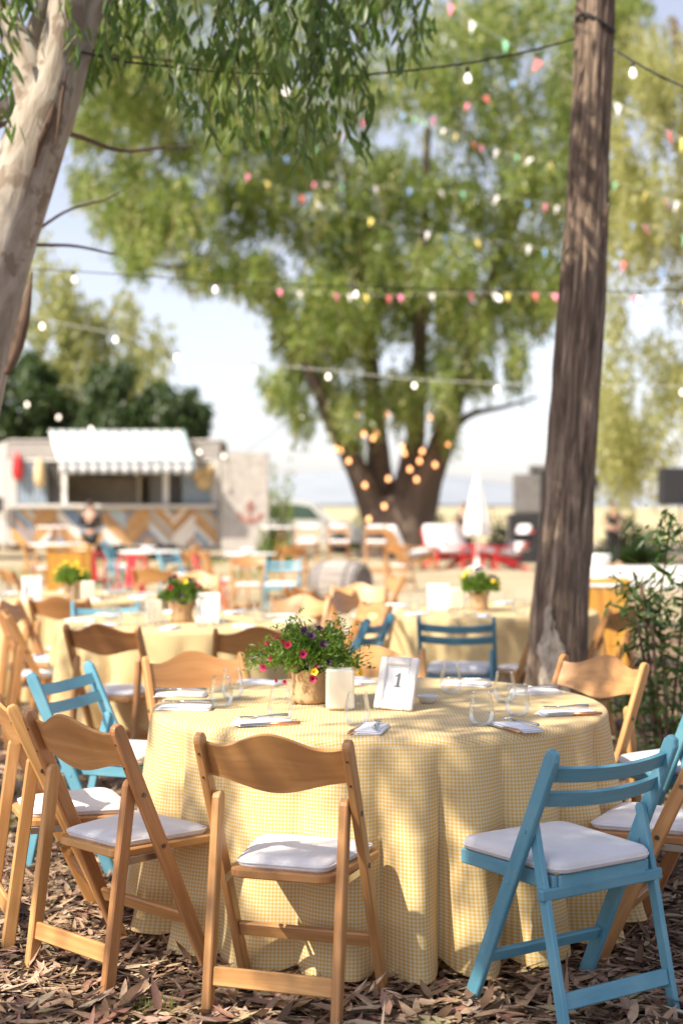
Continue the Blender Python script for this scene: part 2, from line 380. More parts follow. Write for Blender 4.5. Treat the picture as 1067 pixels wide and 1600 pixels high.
M['leaf_pet'] = leafmat('petunia_leaf', (.06, .13, .02), (.17, .26, .05), .4)
M['leaf_bush'] = leafmat('sapling_leaf', (.03, .07, .015), (.085, .15, .03), .4)
M['grass'] = leafmat('grass_blade', (.10, .14, .03), (.22, .26, .06), .4)
def litter():
    m, n, b, o = newmat('dry_leaf')
    at_ = n.nodes.new('ShaderNodeAttribute'); at_.attribute_name = 'tint'
    oi = n.nodes.new('ShaderNodeObjectInfo'); ad = N(n, 'ShaderNodeMath'); ad.operation = 'ADD'; n.links.new(at_.outputs['Fac'], ad.inputs[0])
    ml = N(n, 'ShaderNodeMath'); ml.operation = 'MULTIPLY'; ml.inputs[1].default_value = .9; n.links.new(oi.outputs['Random'], ml.inputs[0]); n.links.new(ml.outputs[0], ad.inputs[1])
    fr = N(n, 'ShaderNodeMath'); fr.operation = 'FRACT'; n.links.new(ad.outputs[0], fr.inputs[0])
    c = ramp(n, [(0, (.05, .03, .018)), (.2, (.14, .08, .045)), (.4, (.31, .20, .125)), (.62, (.47, .335, .225)), (.76, (.27, .125, .095)), (.88, (.57, .44, .33)), (1, (.38, .32, .17))], fr.outputs[0])
    t = N(n, 'ShaderNodeTexNoise', Scale=90.0, Detail=3.0); n.links.new(coords(n, 'Object'), t.inputs['Vector'])
    mx = N(n, 'ShaderNodeMix'); mx.data_type = 'RGBA'; mx.blend_type = 'MULTIPLY'; mx.inputs[0].default_value = .5
    n.links.new(c, mx.inputs[6]); n.links.new(ramp(n, [(.3, (.6, .55, .5)), (.7, (1, 1, 1))], t.outputs[0]), mx.inputs[7])
    n.links.new(mx.outputs[2], b.inputs['Base Color']); b.inputs['Roughness'].default_value = .6; return m
M['litter'] = litter()
def groundmat():
    m, n, b, o = newmat('ground_earth'); b.inputs['Roughness'].default_value = .95
    oc = coords(n, 'Object'); sp = n.nodes.new('ShaderNodeSeparateXYZ'); n.links.new(oc, sp.inputs[0])
    t = N(n, 'ShaderNodeTexNoise', Scale=14.0, Detail=8.0, Roughness=.7); n.links.new(oc, t.inputs['Vector'])
    t2 = N(n, 'ShaderNodeTexNoise', Scale=.35, Detail=5.0, Roughness=.6); n.links.new(oc, t2.inputs['Vector'])
    near = ramp(n, [(.3, (.035, .022, .015)), (.55, (.10, .065, .045)), (.75, (.20, .13, .10))], t.outputs[0])
    far = ramp(n, [(.25, (.22, .19, .10)), (.5, (.40, .32, .21)), (.75, (.50, .42, .30))], t2.outputs[0])
    ad = N(n, 'ShaderNodeMath'); ad.operation = 'MULTIPLY_ADD'; ad.inputs[1].default_value = 7.0; n.links.new(t2.outputs[0], ad.inputs[0]); n.links.new(sp.outputs[1], ad.inputs[2])
    mr = N(n, 'ShaderNodeMapRange'); mr.inputs['From Min'].default_value = 14.0; mr.inputs['From Max'].default_value = 20.0; n.links.new(ad.outputs[0], mr.inputs[0])
    mx = N(n, 'ShaderNodeMix'); mx.data_type = 'RGBA'; n.links.new(mr.outputs[0], mx.inputs[0]); n.links.new(near, mx.inputs[6]); n.links.new(far, mx.inputs[7])
    n.links.new(mx.outputs[2], b.inputs['Base Color']); bump(n, b, t.outputs[0], .6, .03); return m
M['ground'] = groundmat()
M['field'] = flat('dry_field', (.46, .39, .22), .95, .02, .15)
M['hills'] = flat('far_hills', (.26, .29, .33), .95, .004, .15)  # haze of distance put into the blue-grey base colour

# ================================================================== SETTING
def grid_sheet(name, x0, x1, y0, y1, nx, ny, zf, mat, kind='structure'):
    mb = MB(); mb.sheet(lambda u, v: (x0+(x1-x0)*u, y0+(y1-y0)*v, zf(x0+(x1-x0)*u, y0+(y1-y0)*v)), nx, ny)
    return tag(mb.build(name, mat, smooth=True), kind=kind)
ground = grid_sheet('ground', -3000, 3000, -40, 6000, 2, 2, lambda x, y: 0.0, M['ground'])
field = grid_sheet('field', -1500, 1500, 62, 4000, 2, 2, lambda x, y: 0.004, M['field'])
def hill_z(x, y):
    t = (y-2600)/500
    return max(-.5, (58+26*math.sin(x*.0021+.6)+14*math.sin(x*.006))*math.exp(-((x+140)/520)**2)*math.exp(-(t-1)**2*2.2) + 16*math.exp(-(t-1)**2*2.2))-3
hills = grid_sheet('hills', -1500, 1500, 2600, 3600, 60, 12, hill_z, M['hills'])

# ================================================================== LEAF MESHES
def leaf_arrays(cs, dirs, nrms, lens, wids, seg=1, curl=0.0):
    """many leaves at once: seg=1 -> a folded diamond (4 verts, 2 tris); seg=3 -> lanceolate, curved (8 verts)"""
    n = len(cs); dirs = dirs/np.linalg.norm(dirs, axis=1, keepdims=True)
    side = np.cross(dirs, nrms); side /= np.linalg.norm(side, axis=1, keepdims=True)+1e-9
    nr = np.cross(side, dirs)
    L = lens[:, None]; W = wids[:, None]
    if seg == 1:
        p = np.stack([cs, cs+dirs*L*.45+side*W*.5+nr*W*.12, cs+dirs*L, cs+dirs*L*.45-side*W*.5+nr*W*.12], 1)
        f = np.array([[0, 1, 2], [0, 2, 3]])
    else:
        k = curl*L
        def at_(t, s, lift=0): return cs+dirs*L*t+side*W*s+nr*(k*t*t+W*lift)
        p = np.stack([at_(0, 0), at_(.28, .42, .1), at_(.28, -.42, .1), at_(.28, 0), at_(.65, .36, .1), at_(.65, -.36, .1), at_(.65, 0), at_(1, 0)], 1)
        f = np.array([[0, 1, 3], [0, 3, 2], [1, 4, 6], [1, 6, 3], [3, 6, 5], [3, 5, 2], [4, 7, 6], [6, 7, 5]])
    nv = p.shape[1]
    F = (f[None]+(np.arange(n)*nv)[:, None, None]).reshape(-1, 3)
    return p.reshape(-1, 3), F, nv
def leaf_mesh(name, cs, dirs, nrms, lens, wids, mat, seg=1, curl=0.0, tint=None, smooth=False):
    V, F, nv = leaf_arrays(cs, dirs, nrms, lens, wids, seg, curl)
    me = bpy.data.meshes.new(name); me.vertices.add(len(V)); me.vertices.foreach_set('co', V.ravel())
    me.loops.add(F.size); me.loops.foreach_set('vertex_index', F.ravel())
    me.polygons.add(len(F)); me.polygons.foreach_set('loop_start', np.arange(0, F.size, 3)); me.polygons.foreach_set('loop_total', np.full(len(F), 3))
    a = me.attributes.new('tint', 'FLOAT', 'POINT')
    if tint is None: tint = nrg.random(len(cs))*.65
    a.data.foreach_set('value', np.repeat(tint, nv).astype(np.float32))
    me.materials.append(mat); me.polygons.foreach_set('use_smooth', np.full(len(F), smooth))
    me.update(); me.validate(); return me
def rdir(n):
    d = nrg.normal(size=(n, 3)); return d/np.linalg.norm(d, axis=1, keepdims=True)
def strands(clusters, per, Lr, step, drift=.12):
    """hanging twigs: clusters = (centre, (rx, ry, rz)); returns leaf bases, directions"""
    cs = []; ds = []; tn = []
    for (c, r, k) in clusters:
        ns = max(1, int(per*k)); p = rdir(ns)*(nrg.random((ns, 1))**.45)*np.array(r)+np.array(c)
        L = nrg.uniform(Lr[0], Lr[1], ns); ct = nrg.random()*.25
        dr = rdir(ns)*drift; dr[:, 2] = -1
        m = int(Lr[1]/step)
        for q in range(m):
            ok = q*step < L
            b = p[ok]+dr[ok]*(q*step); cs.append(b+rdir(len(b))*step*.5)
            d = rdir(len(b))*.8; d[:, 2] -= .9; ds.append(d); tn.append(np.clip(nrg.random(len(b))*.5+ct, 0, 1))
    return np.concatenate(cs), np.concatenate(ds), np.concatenate(tn)

# one real leaf per mesh, used for the leaves that can be told apart
def single_leaves(name, n, L, Wd, mat, curl=(.05, .35)):
    out = []
    for i in range(n):
        c = rng.uniform(*curl)*(1 if rng.random() < .7 else -.6)
        out.append(leaf_mesh(name, np.zeros((1, 3)), np.array([[0, 1., 0]]), np.array([[0, 0, 1.]]), np.array([L*rng.uniform(.8, 1.2)]), np.array([Wd*rng.uniform(.8, 1.25)]), mat, 3, c, np.array([rng.random()*.5]), True))
    return out

# ================================================================== LEAF LITTER
ground_leaves = single_leaves('leaf', 8, .10, .031, M['litter'], (.02, .3))
cnt = 0
cand = []
for i in range(5200):
    Y = rng.uniform(4.0, 6.4); px = rng.uniform(-20, 1090); cand.append((Y, gx(px, Y)))
cand.sort()
def under_cloth(x, y, r=.92): return math.hypot(x-.141, y-5.35) < r
for (Y, X) in cand:
    if cnt >= 300: break
    if under_cloth(X, Y, .86): continue
    if rng.random() > .55: continue
    o = obj('leaf', ground_leaves[cnt % 8], ground, (X, Y, rng.uniform(.022, .04)), (rng.gauss(0, .17), rng.gauss(0, .17), rng.uniform(0, 2*PI)))
    s = rng.uniform(.75, 1.25); o.scale = (s, s, s); cnt += 1
def litter_field(n, y0, y1, zr, seg, scale, edge=1.15):
    Y = np.sqrt(nrg.uniform(y0*y0, y1*y1, n)); X = nrg.uniform(-.25, .25, n)*(Y*edge*1.02+3.0)
    cs = np.stack([X, Y, nrg.uniform(zr[0], zr[1], n)], 1)
    d = rdir(n); d[:, 2] *= .12; nr = rdir(n)*.26+np.array([0, 0, 1])
    return leaf_mesh('leaf_litter', cs, d, nr, nrg.choice([.35, .6, .85, 1.05, 1.25], n)*.095*nrg.uniform(.8, 1.2, n)*scale, nrg.uniform(.014, .036, n)*scale*nrg.choice([.6, 1.0], n), M['litter'], seg, .12, nrg.random(n), seg == 3)
tag(obj('leaf_litter', litter_field(52000, 3.6, 7.6, (.003, .03), 3, 1.0)), 'thick litter of dry curled leaves under the chairs', 'leaf litter', kind='stuff')
tag(obj('leaf_litter', litter_field(42000, 7.4, 17, (.003, .03), 1, 1.35)), 'dry leaf litter thinning out towards the far tables', 'leaf litter', kind='stuff')
# twigs and grass
mb = MB()
for i in range(170):
    Y = rng.uniform(4.0, 8.5); X = gx(rng.uniform(-20, 1090), Y); a = rng.uniform(0, PI); L = rng.uniform(.06, .24)
    dx, dy = math.cos(a)*L, math.sin(a)*L
    mb.tube([(X, Y, .022), (X+dx*.5, Y+dy*.5, rng.uniform(.025, .05)), (X+dx, Y+dy, .022)], [.0022, .002, .001], 5)
tag(mb.build('twigs', M['bark_strip']), 'thin brown twigs scattered through the dry leaves', 'twigs', kind='stuff')
def grass_tufts(spots, n, h, label):
    cs = []; ds = []
    for (x, y, r, k) in spots:
        m = int(n*k); a = nrg.random(m)*2*PI; q = np.sqrt(nrg.random(m))*r
        cs.append(np.stack([x+np.cos(a)*q, y+np.sin(a)*q, np.zeros(m)], 1)); d = rdir(m)*.6; d[:, 2] = 1; ds.append(d)
    cs = np.concatenate(cs); ds = np.concatenate(ds); m = len(cs)
    return tag(obj('grass', leaf_mesh('grass', cs, ds, rdir(m), nrg.uniform(.5, 1.2, m)*h, nrg.uniform(.004, .009, m)*(h/.07), M['grass'], 3, .3)), label, 'grass', kind='stuff')
grass_tufts([(gx(22, 6.6), 6.6, .18, 1), (gx(60, 6.9), 6.9, .14, .6), (gx(235, 4.15), 4.15, .06, .4), (gx(30, 7.4), 7.4, .3, .8), (gx(1010, 8.2), 8.2, .35, .8), (gx(935, 9.2), 9.2, .3, .6)], 130, .07, 'small green grass tufts among the dry leaves')
grass_tufts([(gx(rng.uniform(560, 830), Y), Y, .5, .5) for Y in (17, 18, 18.5, 19, 17.5, 18.2)]+[(gx(rng.uniform(20, 460), Y), Y, .7, .6) for Y in (27, 29, 30, 31, 33, 35, 36, 28)], 160, .22, 'pale green grass clumps on the straw coloured ground')

# ================================================================== FURNITURE: folding chairs
def post_pt(d, z, s):
    w_, yT, zT, yF = d; return Vector((s*w_/2, yF+(yT-yF)*z/zT, z))
def make_wood_chair():
    t = thing('folding_chair', 'x', 'chair')
    d = (.454, -.202, .82, .174); wr = .394
    ax = (post_pt(d, .82, 0)-post_pt(d, 0, 0)).normalized(); back = Vector((0, -ax.z, ax.y))
    for s in (-1, 1):
        mb = MB(); p0 = post_pt(d, -.005, s); p1 = post_pt(d, .825, s); L = (p1-p0).length
        pr = [(0, .8, .9), (.004/L, 1, 1), (.9, 1, 1), (1-.022/L, 1, .98), (1-.012/L, .97, .86), (1-.004/L, .9, .62), (1, .7, .4)]
        mb.bar(p0, p1, .026, .046, (1, 0, 0), .004, pr); po = mb.build('post', M['wood'], t)
        for z in (.43, .60, .70, .775):
            b = MB(); c = post_pt(d, z, s)
            if z < .65: b.tube([c+Vector((s*.0135, 0, 0)), c+Vector((s*.0165, 0, 0))], .0075, 10)
            else: cb = c+back*.0235; b.tube([cb-back*.002, cb+back*.0015], .0038, 8)
            b.build('bolt', M['bolt'], po)
    for s in (-1, 1):
        mb = MB(); p0 = Vector((s*wr/2, -.212, -.005)); p1 = Vector((s*wr/2, -.122, .645)); L = (p1-p0).length
        pr = [(0, .85, .9), (.004/L, 1, 1), (1-.02/L, 1, 1), (1-.009/L, .96, .82), (1, .8, .45)]
        mb.bar(p0, p1, .027, .043, (1, 0, 0), .004, pr); mb.build('leg', M['wood'], t)
    # bowed plywood backrest with a camel top
    def camel(u): return .5*(1+math.cos(PI*min(1, abs(u)/.86)))
    hw = .212
    def pf(u, v):
        x = (u*2-1); z0 = .693-.024*camel(x); z1 = .793+.056*camel(x)
        z = z0+(z1-z0)*v; c = post_pt(d, z, 0); return c+Vector((x*hw, 0, 0))+back*(.036*(1-x*x)-.004)
    mb = MB(); mb.slab(pf, lambda u, v: -back, .011, 28, 5, uvf=lambda u, v: (v*.15+3, u*.42)); o = mb.build('backrest', M['wood_panel'], t, True); shade_auto(o.data)
    # seat board with an inset cushion
    def seat_outline(inset, n=8):
        pts = []; cr = max(.01, .045-inset*.3)
        cor = [(-.165+inset, -.145+inset, PI), (.165-inset, -.145+inset, 1.5*PI), (.205-inset, .24-inset, 0), (-.205+inset, .24-inset, .5*PI)]
        for (cx, cy_, a0) in cor:
            sx = 1 if cx > 0 else -1; sy = 1 if cy_ > 0 else -1
            for k in range(n+1):
                a = a0+PI/2*k/n; pts.append((cx-sx*cr+cr*math.cos(a), cy_-sy*cr+cr*math.sin(a)))
        return pts
    def stack(levels):
        mb = MB(); rings = []
        for ins, z in levels: rings.append([(x, y, z) for x, y in seat_outline(ins)])
        n = len(rings[0]); mb.ring_skin(rings, [q*.03 for q in range(n+1)], [q*.02 for q in range(len(rings))]); return mb
    seat = stack([(.004, .395), (0, .399), (0, .417), (.004, .421)]).build('seat', M['wood_panel'], t)
    me = stack([(.024, .4215), (.019, .430), (.023, .443), (.04, .4505), (.07, .4545), (.105, .456), (.135, .4565)]).mesh('cushion', M['pad'], True)
    cu = obj('cushion', me, t); mb = MB(); q = [(x, y, .4375) for x, y in seat_outline(.0185, 5)]; mb.tube(q+q[:2], .0034, 5); mb.build('piping', M['pad'], cu, True)
    for (z, w2, y, nm, hh) in ((.118, wr/2, -.197, 'stretcher', .056), (.175, .454/2, None, 'stretcher', .05)):
        if y is None: c = post_pt(d, z, 0); y = c.y; up = ax
        else: up = Vector((0, .13, 1)).normalized()
        mb = MB(); mb.bar((-w2+.012, y, z), (w2-.012, y, z), hh, .018, up, .004); mb.build(nm, M['wood'], t)
    for s in (-1, 1): mb = MB(); mb.bar((s*.172, -.13, .385), (s*.19, .06, .39), .003, .022, (1, 0, 0), .001); mb.build('seat_hinge', M['metal'], t)
    return t
def shade_auto(me, ang=35):
    bm = bmesh.new(); bm.from_mesh(me)
    for f in bm.faces: f.smooth = True
    for e in bm.edges:
        if len(e.link_faces) == 2 and e.calc_face_angle(0) > R(ang): e.smooth = False
    bm.to_mesh(me); bm.free()
def make_blue_chair():
    t = thing('slatted_chair', 'x', 'chair')
    d = (.467, -.204, .80, .171); wr = .425
    ax = (post_pt(d, .8, 0)-post_pt(d, 0, 0)).normalized(); back = Vector((0, -ax.z, ax.y))
    for s in (-1, 1):
        mb = MB(); p0 = post_pt(d, -.005, s); p1 = post_pt(d, .805, s); L = (p1-p0).length
        mb.bar(p0, p1, .022, .05, (1, 0, 0), .004, [(0, .85, .9), (.004/L, 1, 1), (1-.022/L, 1, 1), (1-.004/L, .95, .62), (1, .8, .5)]); po = mb.build('post', M['blue'], t)
        for z in (.40, .56): b = MB(); c = post_pt(d, z, s); b.tube([c+Vector((s*.010, 0, 0)), c+Vector((s*.0135, 0, 0))], .006, 10); b.build('bolt', M['blue'], po)
        mb = MB(); p0 = Vector((s*wr/2, -.232, -.005)); p1 = Vector((s*wr/2, -.09, .592)); L = (p1-p0).length
        mb.bar(p0, p1, .02, .036, (1, 0, 0), .003, [(0, .85, .9), (.004/L, 1, 1), (1-.012/L, 1, .95), (1, .85, .5)]); lg = mb.build('leg', M['blue'], t)
    for zc, hh in ((.735, .047), (.66, .047)):
        def sf(u, v, zc=zc, hh=hh):
            x = u*2-1; c = post_pt(d, zc+(v-.5)*hh*.9, 0); return c+Vector((x*.226, 0, 0))+back*(.03*(1-x*x)+.004)
        mb = MB(); mb.slab(sf, lambda u, v: -back, .013, 18, 2, uvf=lambda u, v: (v*.1+zc*7, u*.45)); o = mb.build('slat', M['blue'], t); shade_auto(o.data)
    # seat frame: four rails, cushion on top
    for s in (-1, 1):
        mb = MB(); mb.bar((s*.18, -.15, .415), (s*.196, .255, .418), .02, .045, (1, 0, 0), .004); mb.build('seat_rail', M['blue'], t)
    mb = MB(); mb.bar((-.186, .25, .418), (.186, .25, .418), .02, .045, (0, 1, 0), .004); mb.build('seat_rail', M['blue'], t)
    mb = MB(); mb.bar((-.17, -.148, .415), (.17, -.148, .415), .02, .045, (0, 1, 0), .004); mb.build('seat_rail', M['blue'], t)
    mb = MB(); mb.bar((-.238, -.147, .388), (.238, -.147, .388), .026, .034, (0, 1, 0), .004); mb.build('support_rail', M['blue'], t)
    n = 9
    def outline(ins):
        pts = []; cr = .05-ins*.3
        for (cx, cy_, a0) in [(-.192+ins, -.172+ins, PI), (.192-ins, -.172+ins, 1.5*PI), (.212-ins, .262-ins, 0), (-.212+ins, .262-ins, .5*PI)]:
            sx = 1 if cx > 0 else -1; sy = 1 if cy_ > 0 else -1
            for k in range(n): a = a0+PI/2*k/(n-1); pts.append((cx-sx*cr+cr*math.cos(a), cy_-sy*cr+cr*math.sin(a)))
        return pts
    mb = MB(); rings = [[(x, y, z) for x, y in outline(i)] for i, z in ((.012, .441), (.0, .447), (0, .466), (.008, .476), (.03, .483), (.075, .488), (.14, .490))]
    mb.ring_skin(rings, [q*.03 for q in range(4*n+1)], [q*.02 for q in range(len(rings))]); cu = obj('cushion', mb.mesh('cushion', M['pad'], True), t); mb = MB(); q = [(x, y, .4565) for x, y in outline(-.001)]; mb.tube(q+q[:2], .0032, 5); mb.build('piping', M['pad'], cu, True)
    mb = MB(); mb.bar((-wr/2+.01, -.209, .098), (wr/2-.01, -.209, .098), .048, .018, Vector((0, .23, 1)), .004); mb.build('stretcher', M['blue'], t)
    c = post_pt(d, .15, 0); mb = MB(); mb.bar((-.222, c.y, .15), (.222, c.y, .15), .042, .018, ax, .004); mb.build('stretcher', M['blue'], t)
    return t
wood_proto = make_wood_chair(); blue_proto = make_blue_chair(); used = set()
def chair(kind, x, y, az, label, group, tilt=0.0):
    pr = wood_proto if kind == 'w' else blue_proto
    o = pr if kind not in used else copy_tree(pr); used.add(kind)
    o.location = (x, y, .012); o.rotation_euler = (0, 0, -R(az)); tag(o, label, 'chair', group); return o
G1 = 'folding chairs around the table with number 1'
chair('w', -.14, 4.285, 17.4, 'wooden folding chair with its curved back to us, in front of the gingham cloth', G1)
chair('w', -.714, 4.617, 42.9, 'wooden folding chair turned towards the table, overlapping another wooden chair beside it', G1)
chair('w', -1.0, 5.04, 68, 'wooden folding chair cut by the picture edge, behind the other angled wooden chair', G1)
chair('b', -1.003, 5.986, 109, 'sunlit light blue slatted chair between the wooden chairs', G1)
chair('w', -.575, 6.20, 154, 'wooden chair facing us across the table, behind the pair of tumblers', G1)
chair('w', .150, 6.42, 180, 'wooden chair half hidden behind the number frame and petunias', G1)
chair('w', .988, 6.078, 230.9, 'wooden chair with sunlit back in front of the brown trunk', G1)
chair('b', 1.43, 5.70, -36, 'light blue chair at the picture edge, only one post and seat corner showing', G1)
chair('w', 1.10, 4.77, -62, 'wooden chair whose seat shows behind the near blue chair, back out of frame', G1)
chair('b', .677, 4.269, -33.2, 'blue slatted folding chair with white cushion, nearest of the blue chairs', G1)
G2 = 'folding chairs around the table behind the first'
chair('w', -1.27, 8.12, 20, 'wooden chair with its back to us, above the sunlit light blue chair', G2)
chair('w', -.50, 7.95, -12, 'wooden chair back seen just behind the petunia pot', G2)
chair('w', -1.90, 8.98, 74, 'wooden chair sideways by the picture edge, nearer of two overlapping ones', G2)
chair('w', -2.12, 9.85, 96, 'wooden chair sideways by the picture edge, farther of two overlapping ones', G2)
chair('b', .05, 8.96, -70, 'blue slatted chair seen side on, right above the petunias', G2)
chair('w', .06, 9.75, -112, 'wooden chair with dark shaded back right behind the side-on blue chair', G2)
chair('w', -.38, 10.35, 205, 'wooden chair between the barrel and the petunias, pale side showing', G2)
chair('b', -1.66, 10.12, 165, 'blue chair mostly hidden behind glasses on the far gingham table', G2)
G3 = 'folding chairs around the farthest gingham table'
chair('w', -2.03, 10.62, 12, 'wooden chair with its back to us before the yellow box and bright flowers', G3)
chair('w', -1.52, 12.35, -130, 'small blurred wooden chair top beyond the second pot of flowers', G3)
G4 = 'folding chairs around the table beside the brown trunk'
chair('b', .745, 9.03, 10, 'dark blue slatted chair with its back to us, left of the brown trunk', G4)
chair('w', 1.28, 9.32, -48, 'wooden chair in shade, partly hidden by the brown trunk', G4)
chair('w', 1.72, 9.55, -52, 'wooden chair in front of the yellow box, beside the leafy sapling', G4)
chair('w', .17, 10.95, 118, 'wooden chair back just under the barrel, beyond the napkin', G4)
G5 = 'chairs standing on the straw behind the tables'
chair('w', gx(388, 19.3), 19.3, 175, 'wooden folding chair standing alone left of the blue chair and barrel', G5)
chair('b', gx(441, 19.0), 19.0, 182, 'blue slatted chair standing between a wooden chair and the barrel', G5)
chair('b', gx(278, 21.5), 21.5, 120, 'pale blue chair beside the red chairs near the food truck', G5)
chair('w', gx(313, 22.0), 22.0, 20, 'wooden chair with round back near the food truck wheel', G5)
chair('w', gx(338, 20.6), 20.6, 80, 'wooden folding chair beside the sideways red chair', G5)

# ================================================================== TABLES
def make_cloth(seed, nseg=360, rows=34):
    rg = random.Random(seed); Rr = .848; zt = .762; drop = .755
    ph = [rg.uniform(0, 2*PI) for _ in range(8)]
    mb = MB(); V = []
    def fold(a, s):                                        # s = 0 at the table edge, 1 at the hem
        k = max(0, s-.03)
        q = 10.5*a+ph[0]+.55*math.sin(3*a+ph[1])+.5*math.sin(2*a+ph[3])+.25*math.sin(7*a+ph[4])+.05*math.sin(9*s+a*4)
        f = 2*abs(math.sin(q))**.75-1.15+.16*math.sin(31*a+ph[2])*(.3+k)
        dp = .55+.45*math.sin(4*a+ph[5])*math.sin(a*2.0+ph[7])+.15
        return f*(.009+.085*k**.85)*dp, f
    prof = []
    for i in range(8): prof.append(('t', i/8))
    for i in range(5): prof.append(('e', i/4))
    for i in range(1, rows+1): prof.append(('s', i/rows))
    arc = 0; rings = []; uvr = []
    for kind, t in prof:
        ring = []; uv = []
        for j in range(nseg):
            a = 2*PI*j/nseg
            if kind == 't':
                r = .82*t+.004; z = zt+.0025*mnoise.noise(Vector((r*math.cos(a)*3, r*math.sin(a)*3, seed)))
                sl = r
            elif kind == 'e':
                b = t*PI/2; r = .824+.024*math.sin(b); z = zt-.024*(1-math.cos(b)); sl = .824+.038*t
            else:
                s = t; df, f = fold(a, s)
                hem = drop-.030-.022*max(0, -f)+.016*math.sin(2*a+ph[7])+.008*math.sin(5*a)
                r = Rr+.06*s**1.1+df; z = zt-.024-s*(hem-.024)
                if s > .95: r += .05*(s-.95)*(1+f)
                r += .004*math.exp(-((s-.42)/.02)**2)*(1 if math.sin(3*a) > -.3 else 0)
                r += .006*mnoise.noise(Vector((a*6, s*5, seed)))*s
                z = max(z, .012); sl = .862+s*(hem-.024)
            ring.append((r*math.cos(a), r*math.sin(a), z))
            if kind == 't' or kind == 'e': uv.append((sl*math.cos(a), sl*math.sin(a)))
            else: uv.append((a*.93, sl))
        rings.append(ring); uvr.append((kind, uv))
    base = 0
    for ring in rings: mb.v.extend(ring)
    mb.v.append((0, 0, zt)); ctr = len(mb.v)-1
    for i in range(len(rings)-1):
        ka, ua = uvr[i]; kb, ub = uvr[i+1]
        for j in range(nseg):
            k = (j+1) % nseg
            if kb == 's' and ka != 's':
                sl = .862; aa = 2*PI*j/nseg*.93; ab = 2*PI*(j+1)/nseg*.93
                q = [(aa, sl), (ab, sl), (ab, ub[k][1]), (aa, ub[j][1])]
            elif kb == 's':
                aa = 2*PI*j/nseg*.93; ab = 2*PI*(j+1)/nseg*.93
                q = [(aa, ua[j][1]), (ab, ua[k][1]), (ab, ub[k][1]), (aa, ub[j][1])]
            else: q = [ua[j], ua[k], ub[k], ub[j]]
            mb.face((i*nseg+j, i*nseg+k, (i+1)*nseg+k, (i+1)*nseg+j), q)
    for j in range(nseg): mb.face((ctr, j, (j+1) % nseg), [(0, 0), uvr[0][1][j], uvr[0][1][(j+1) % nseg]])
    return mb.mesh('tablecloth', M['gingham'], True)
def table_parts(t):
    mb = MB(); mb.lathe([(.0, .72), (.838, .72), (.842, .723), (.842, .75), (.838, .753), (0, .753)], 48); mb.build('tabletop', M['wood_panel'], t)
    for k in range(4):
        a = PI/4+k*PI/2; mb = MB(); mb.bar((.5*math.cos(a), .5*math.sin(a), 0), (.44*math.cos(a), .44*math.sin(a), .72), .035, .035, (1, 0, 0)); mb.build('leg', M['metal'], t)
cloths = [make_cloth(3), make_cloth(8, 220, 16)]
TABS = {1: (.141, 5.35), 2: (-1.0, 9.25), 3: (-2.28, 11.7), 4: (.98, 10.2)}
tabnames = {1: ('round table under the gingham cloth, set with frame number 1', 'yellow gingham tablecloth falling in folds to the leaves, in front with the number 1 frame'),
            2: ('round table behind the petunias, set with a white frame and yellow flowers', 'yellow gingham tablecloth on the table just behind the petunias and wooden chairs'),
            3: ('round table far back by the yellow box, with bright green flowers', 'pale gingham tablecloth on the far table in front of the yellow box'),
            4: ('round table beside the brown trunk, with a pot of flowers and frame', 'yellow gingham tablecloth behind the dark blue chair, beside the brown trunk')}
tproto = None
for k, (x, y) in TABS.items():
    if tproto is None: tproto = thing('round_table', '', 'table'); table_parts(tproto); t = tproto
    else: t = copy_tree(tproto)
    t.location = (x, y, 0); tag(t, tabnames[k][0], 'table', 'round banquet tables')
    c = obj('tablecloth', cloths[0 if k == 1 else 1], None, (x, y, 0), (0, 0, R({1: 0, 2: 40, 3: 110, 4: 200}[k]))); tag(c, tabnames[k][1], 'tablecloth', 'gingham tablecloths')
ZT = .7645

EXTRA = [('w', 500, 11.7, 60, 'wooden chair turned sideways just under the barrel, petunias below it'), ('w', 552, 11.9, 195, 'wooden chair facing us below the dark end of the barrel'), ('w', 300, 14.2, 190, 'wooden chair facing us behind the dark leaved flower pot'),
         ('w', 250, 15.6, 20, 'wooden chair seen from behind between the two flower pots'), ('w', 40, 15.0, 60, 'wooden chair behind the white frame near the picture edge'), ('w', 590, 13.6, -100, 'wooden chair beside the white frame of the trunk table'),
         ('w', 60, 24.5, 100, 'wooden chair beside the high white table at the picture edge'), ('w', 122, 25.0, 200, 'wooden chair below the person at the truck counter'), ('w', 290, 24.5, -80, 'wooden chair at the white table before the truck wheel'),
         ('b', 185, 24.8, 95, 'blue chair at the white table before the truck wheel'), ('w', 460, 24.0, 10, 'wooden chair just behind the blue chair, left of the barrel'), ('w', 625, 25.5, 30, 'wooden chair standing right of the barrel, before the white lounger')]
for k_, px_, Y_, az_, l_ in EXTRA: chair(k_, gx(px_, Y_), Y_, az_, l_, 'chairs scattered behind the dressed tables')
# ------------------------------------------------------------------ table ware
def glass_mesh(h=.112, rmax=.044, rtop=.032, seg=28):
    mb = MB(); o = [(0, 0), (.024, 0), (.031, .003), (.038, .015), (rmax, .036), (rmax*.985, .052), (.0395, .075), (rtop+.002, h-.012), (rtop, h)]
    i = [(rtop+.0008, h+.0004), (rtop-.0006, h+.0002), (rtop-.0006, h-.0012)]
    mb.lathe(o+i, seg, cap0=False, cap1=False); return mb.mesh('tumbler', M['glass'], True)
gmesh = glass_mesh()
def glass(px, py, label, group):
    Y = (CAM_H-ZT)*FPX/(py-HOR); o = obj('tumbler', gmesh, None, (gx(px, Y), Y, ZT), (0, 0, rng.random()*6)); return tag(o, label, 'glass', group)
GG = 'stemless glasses on the table with number 1'
glass(346, 1105, 'clear stemless glass beside the two napkins, nearer of that pair', GG)
glass(363, 1091, 'clear stemless glass standing just behind another, beside the wooden chair back', GG)
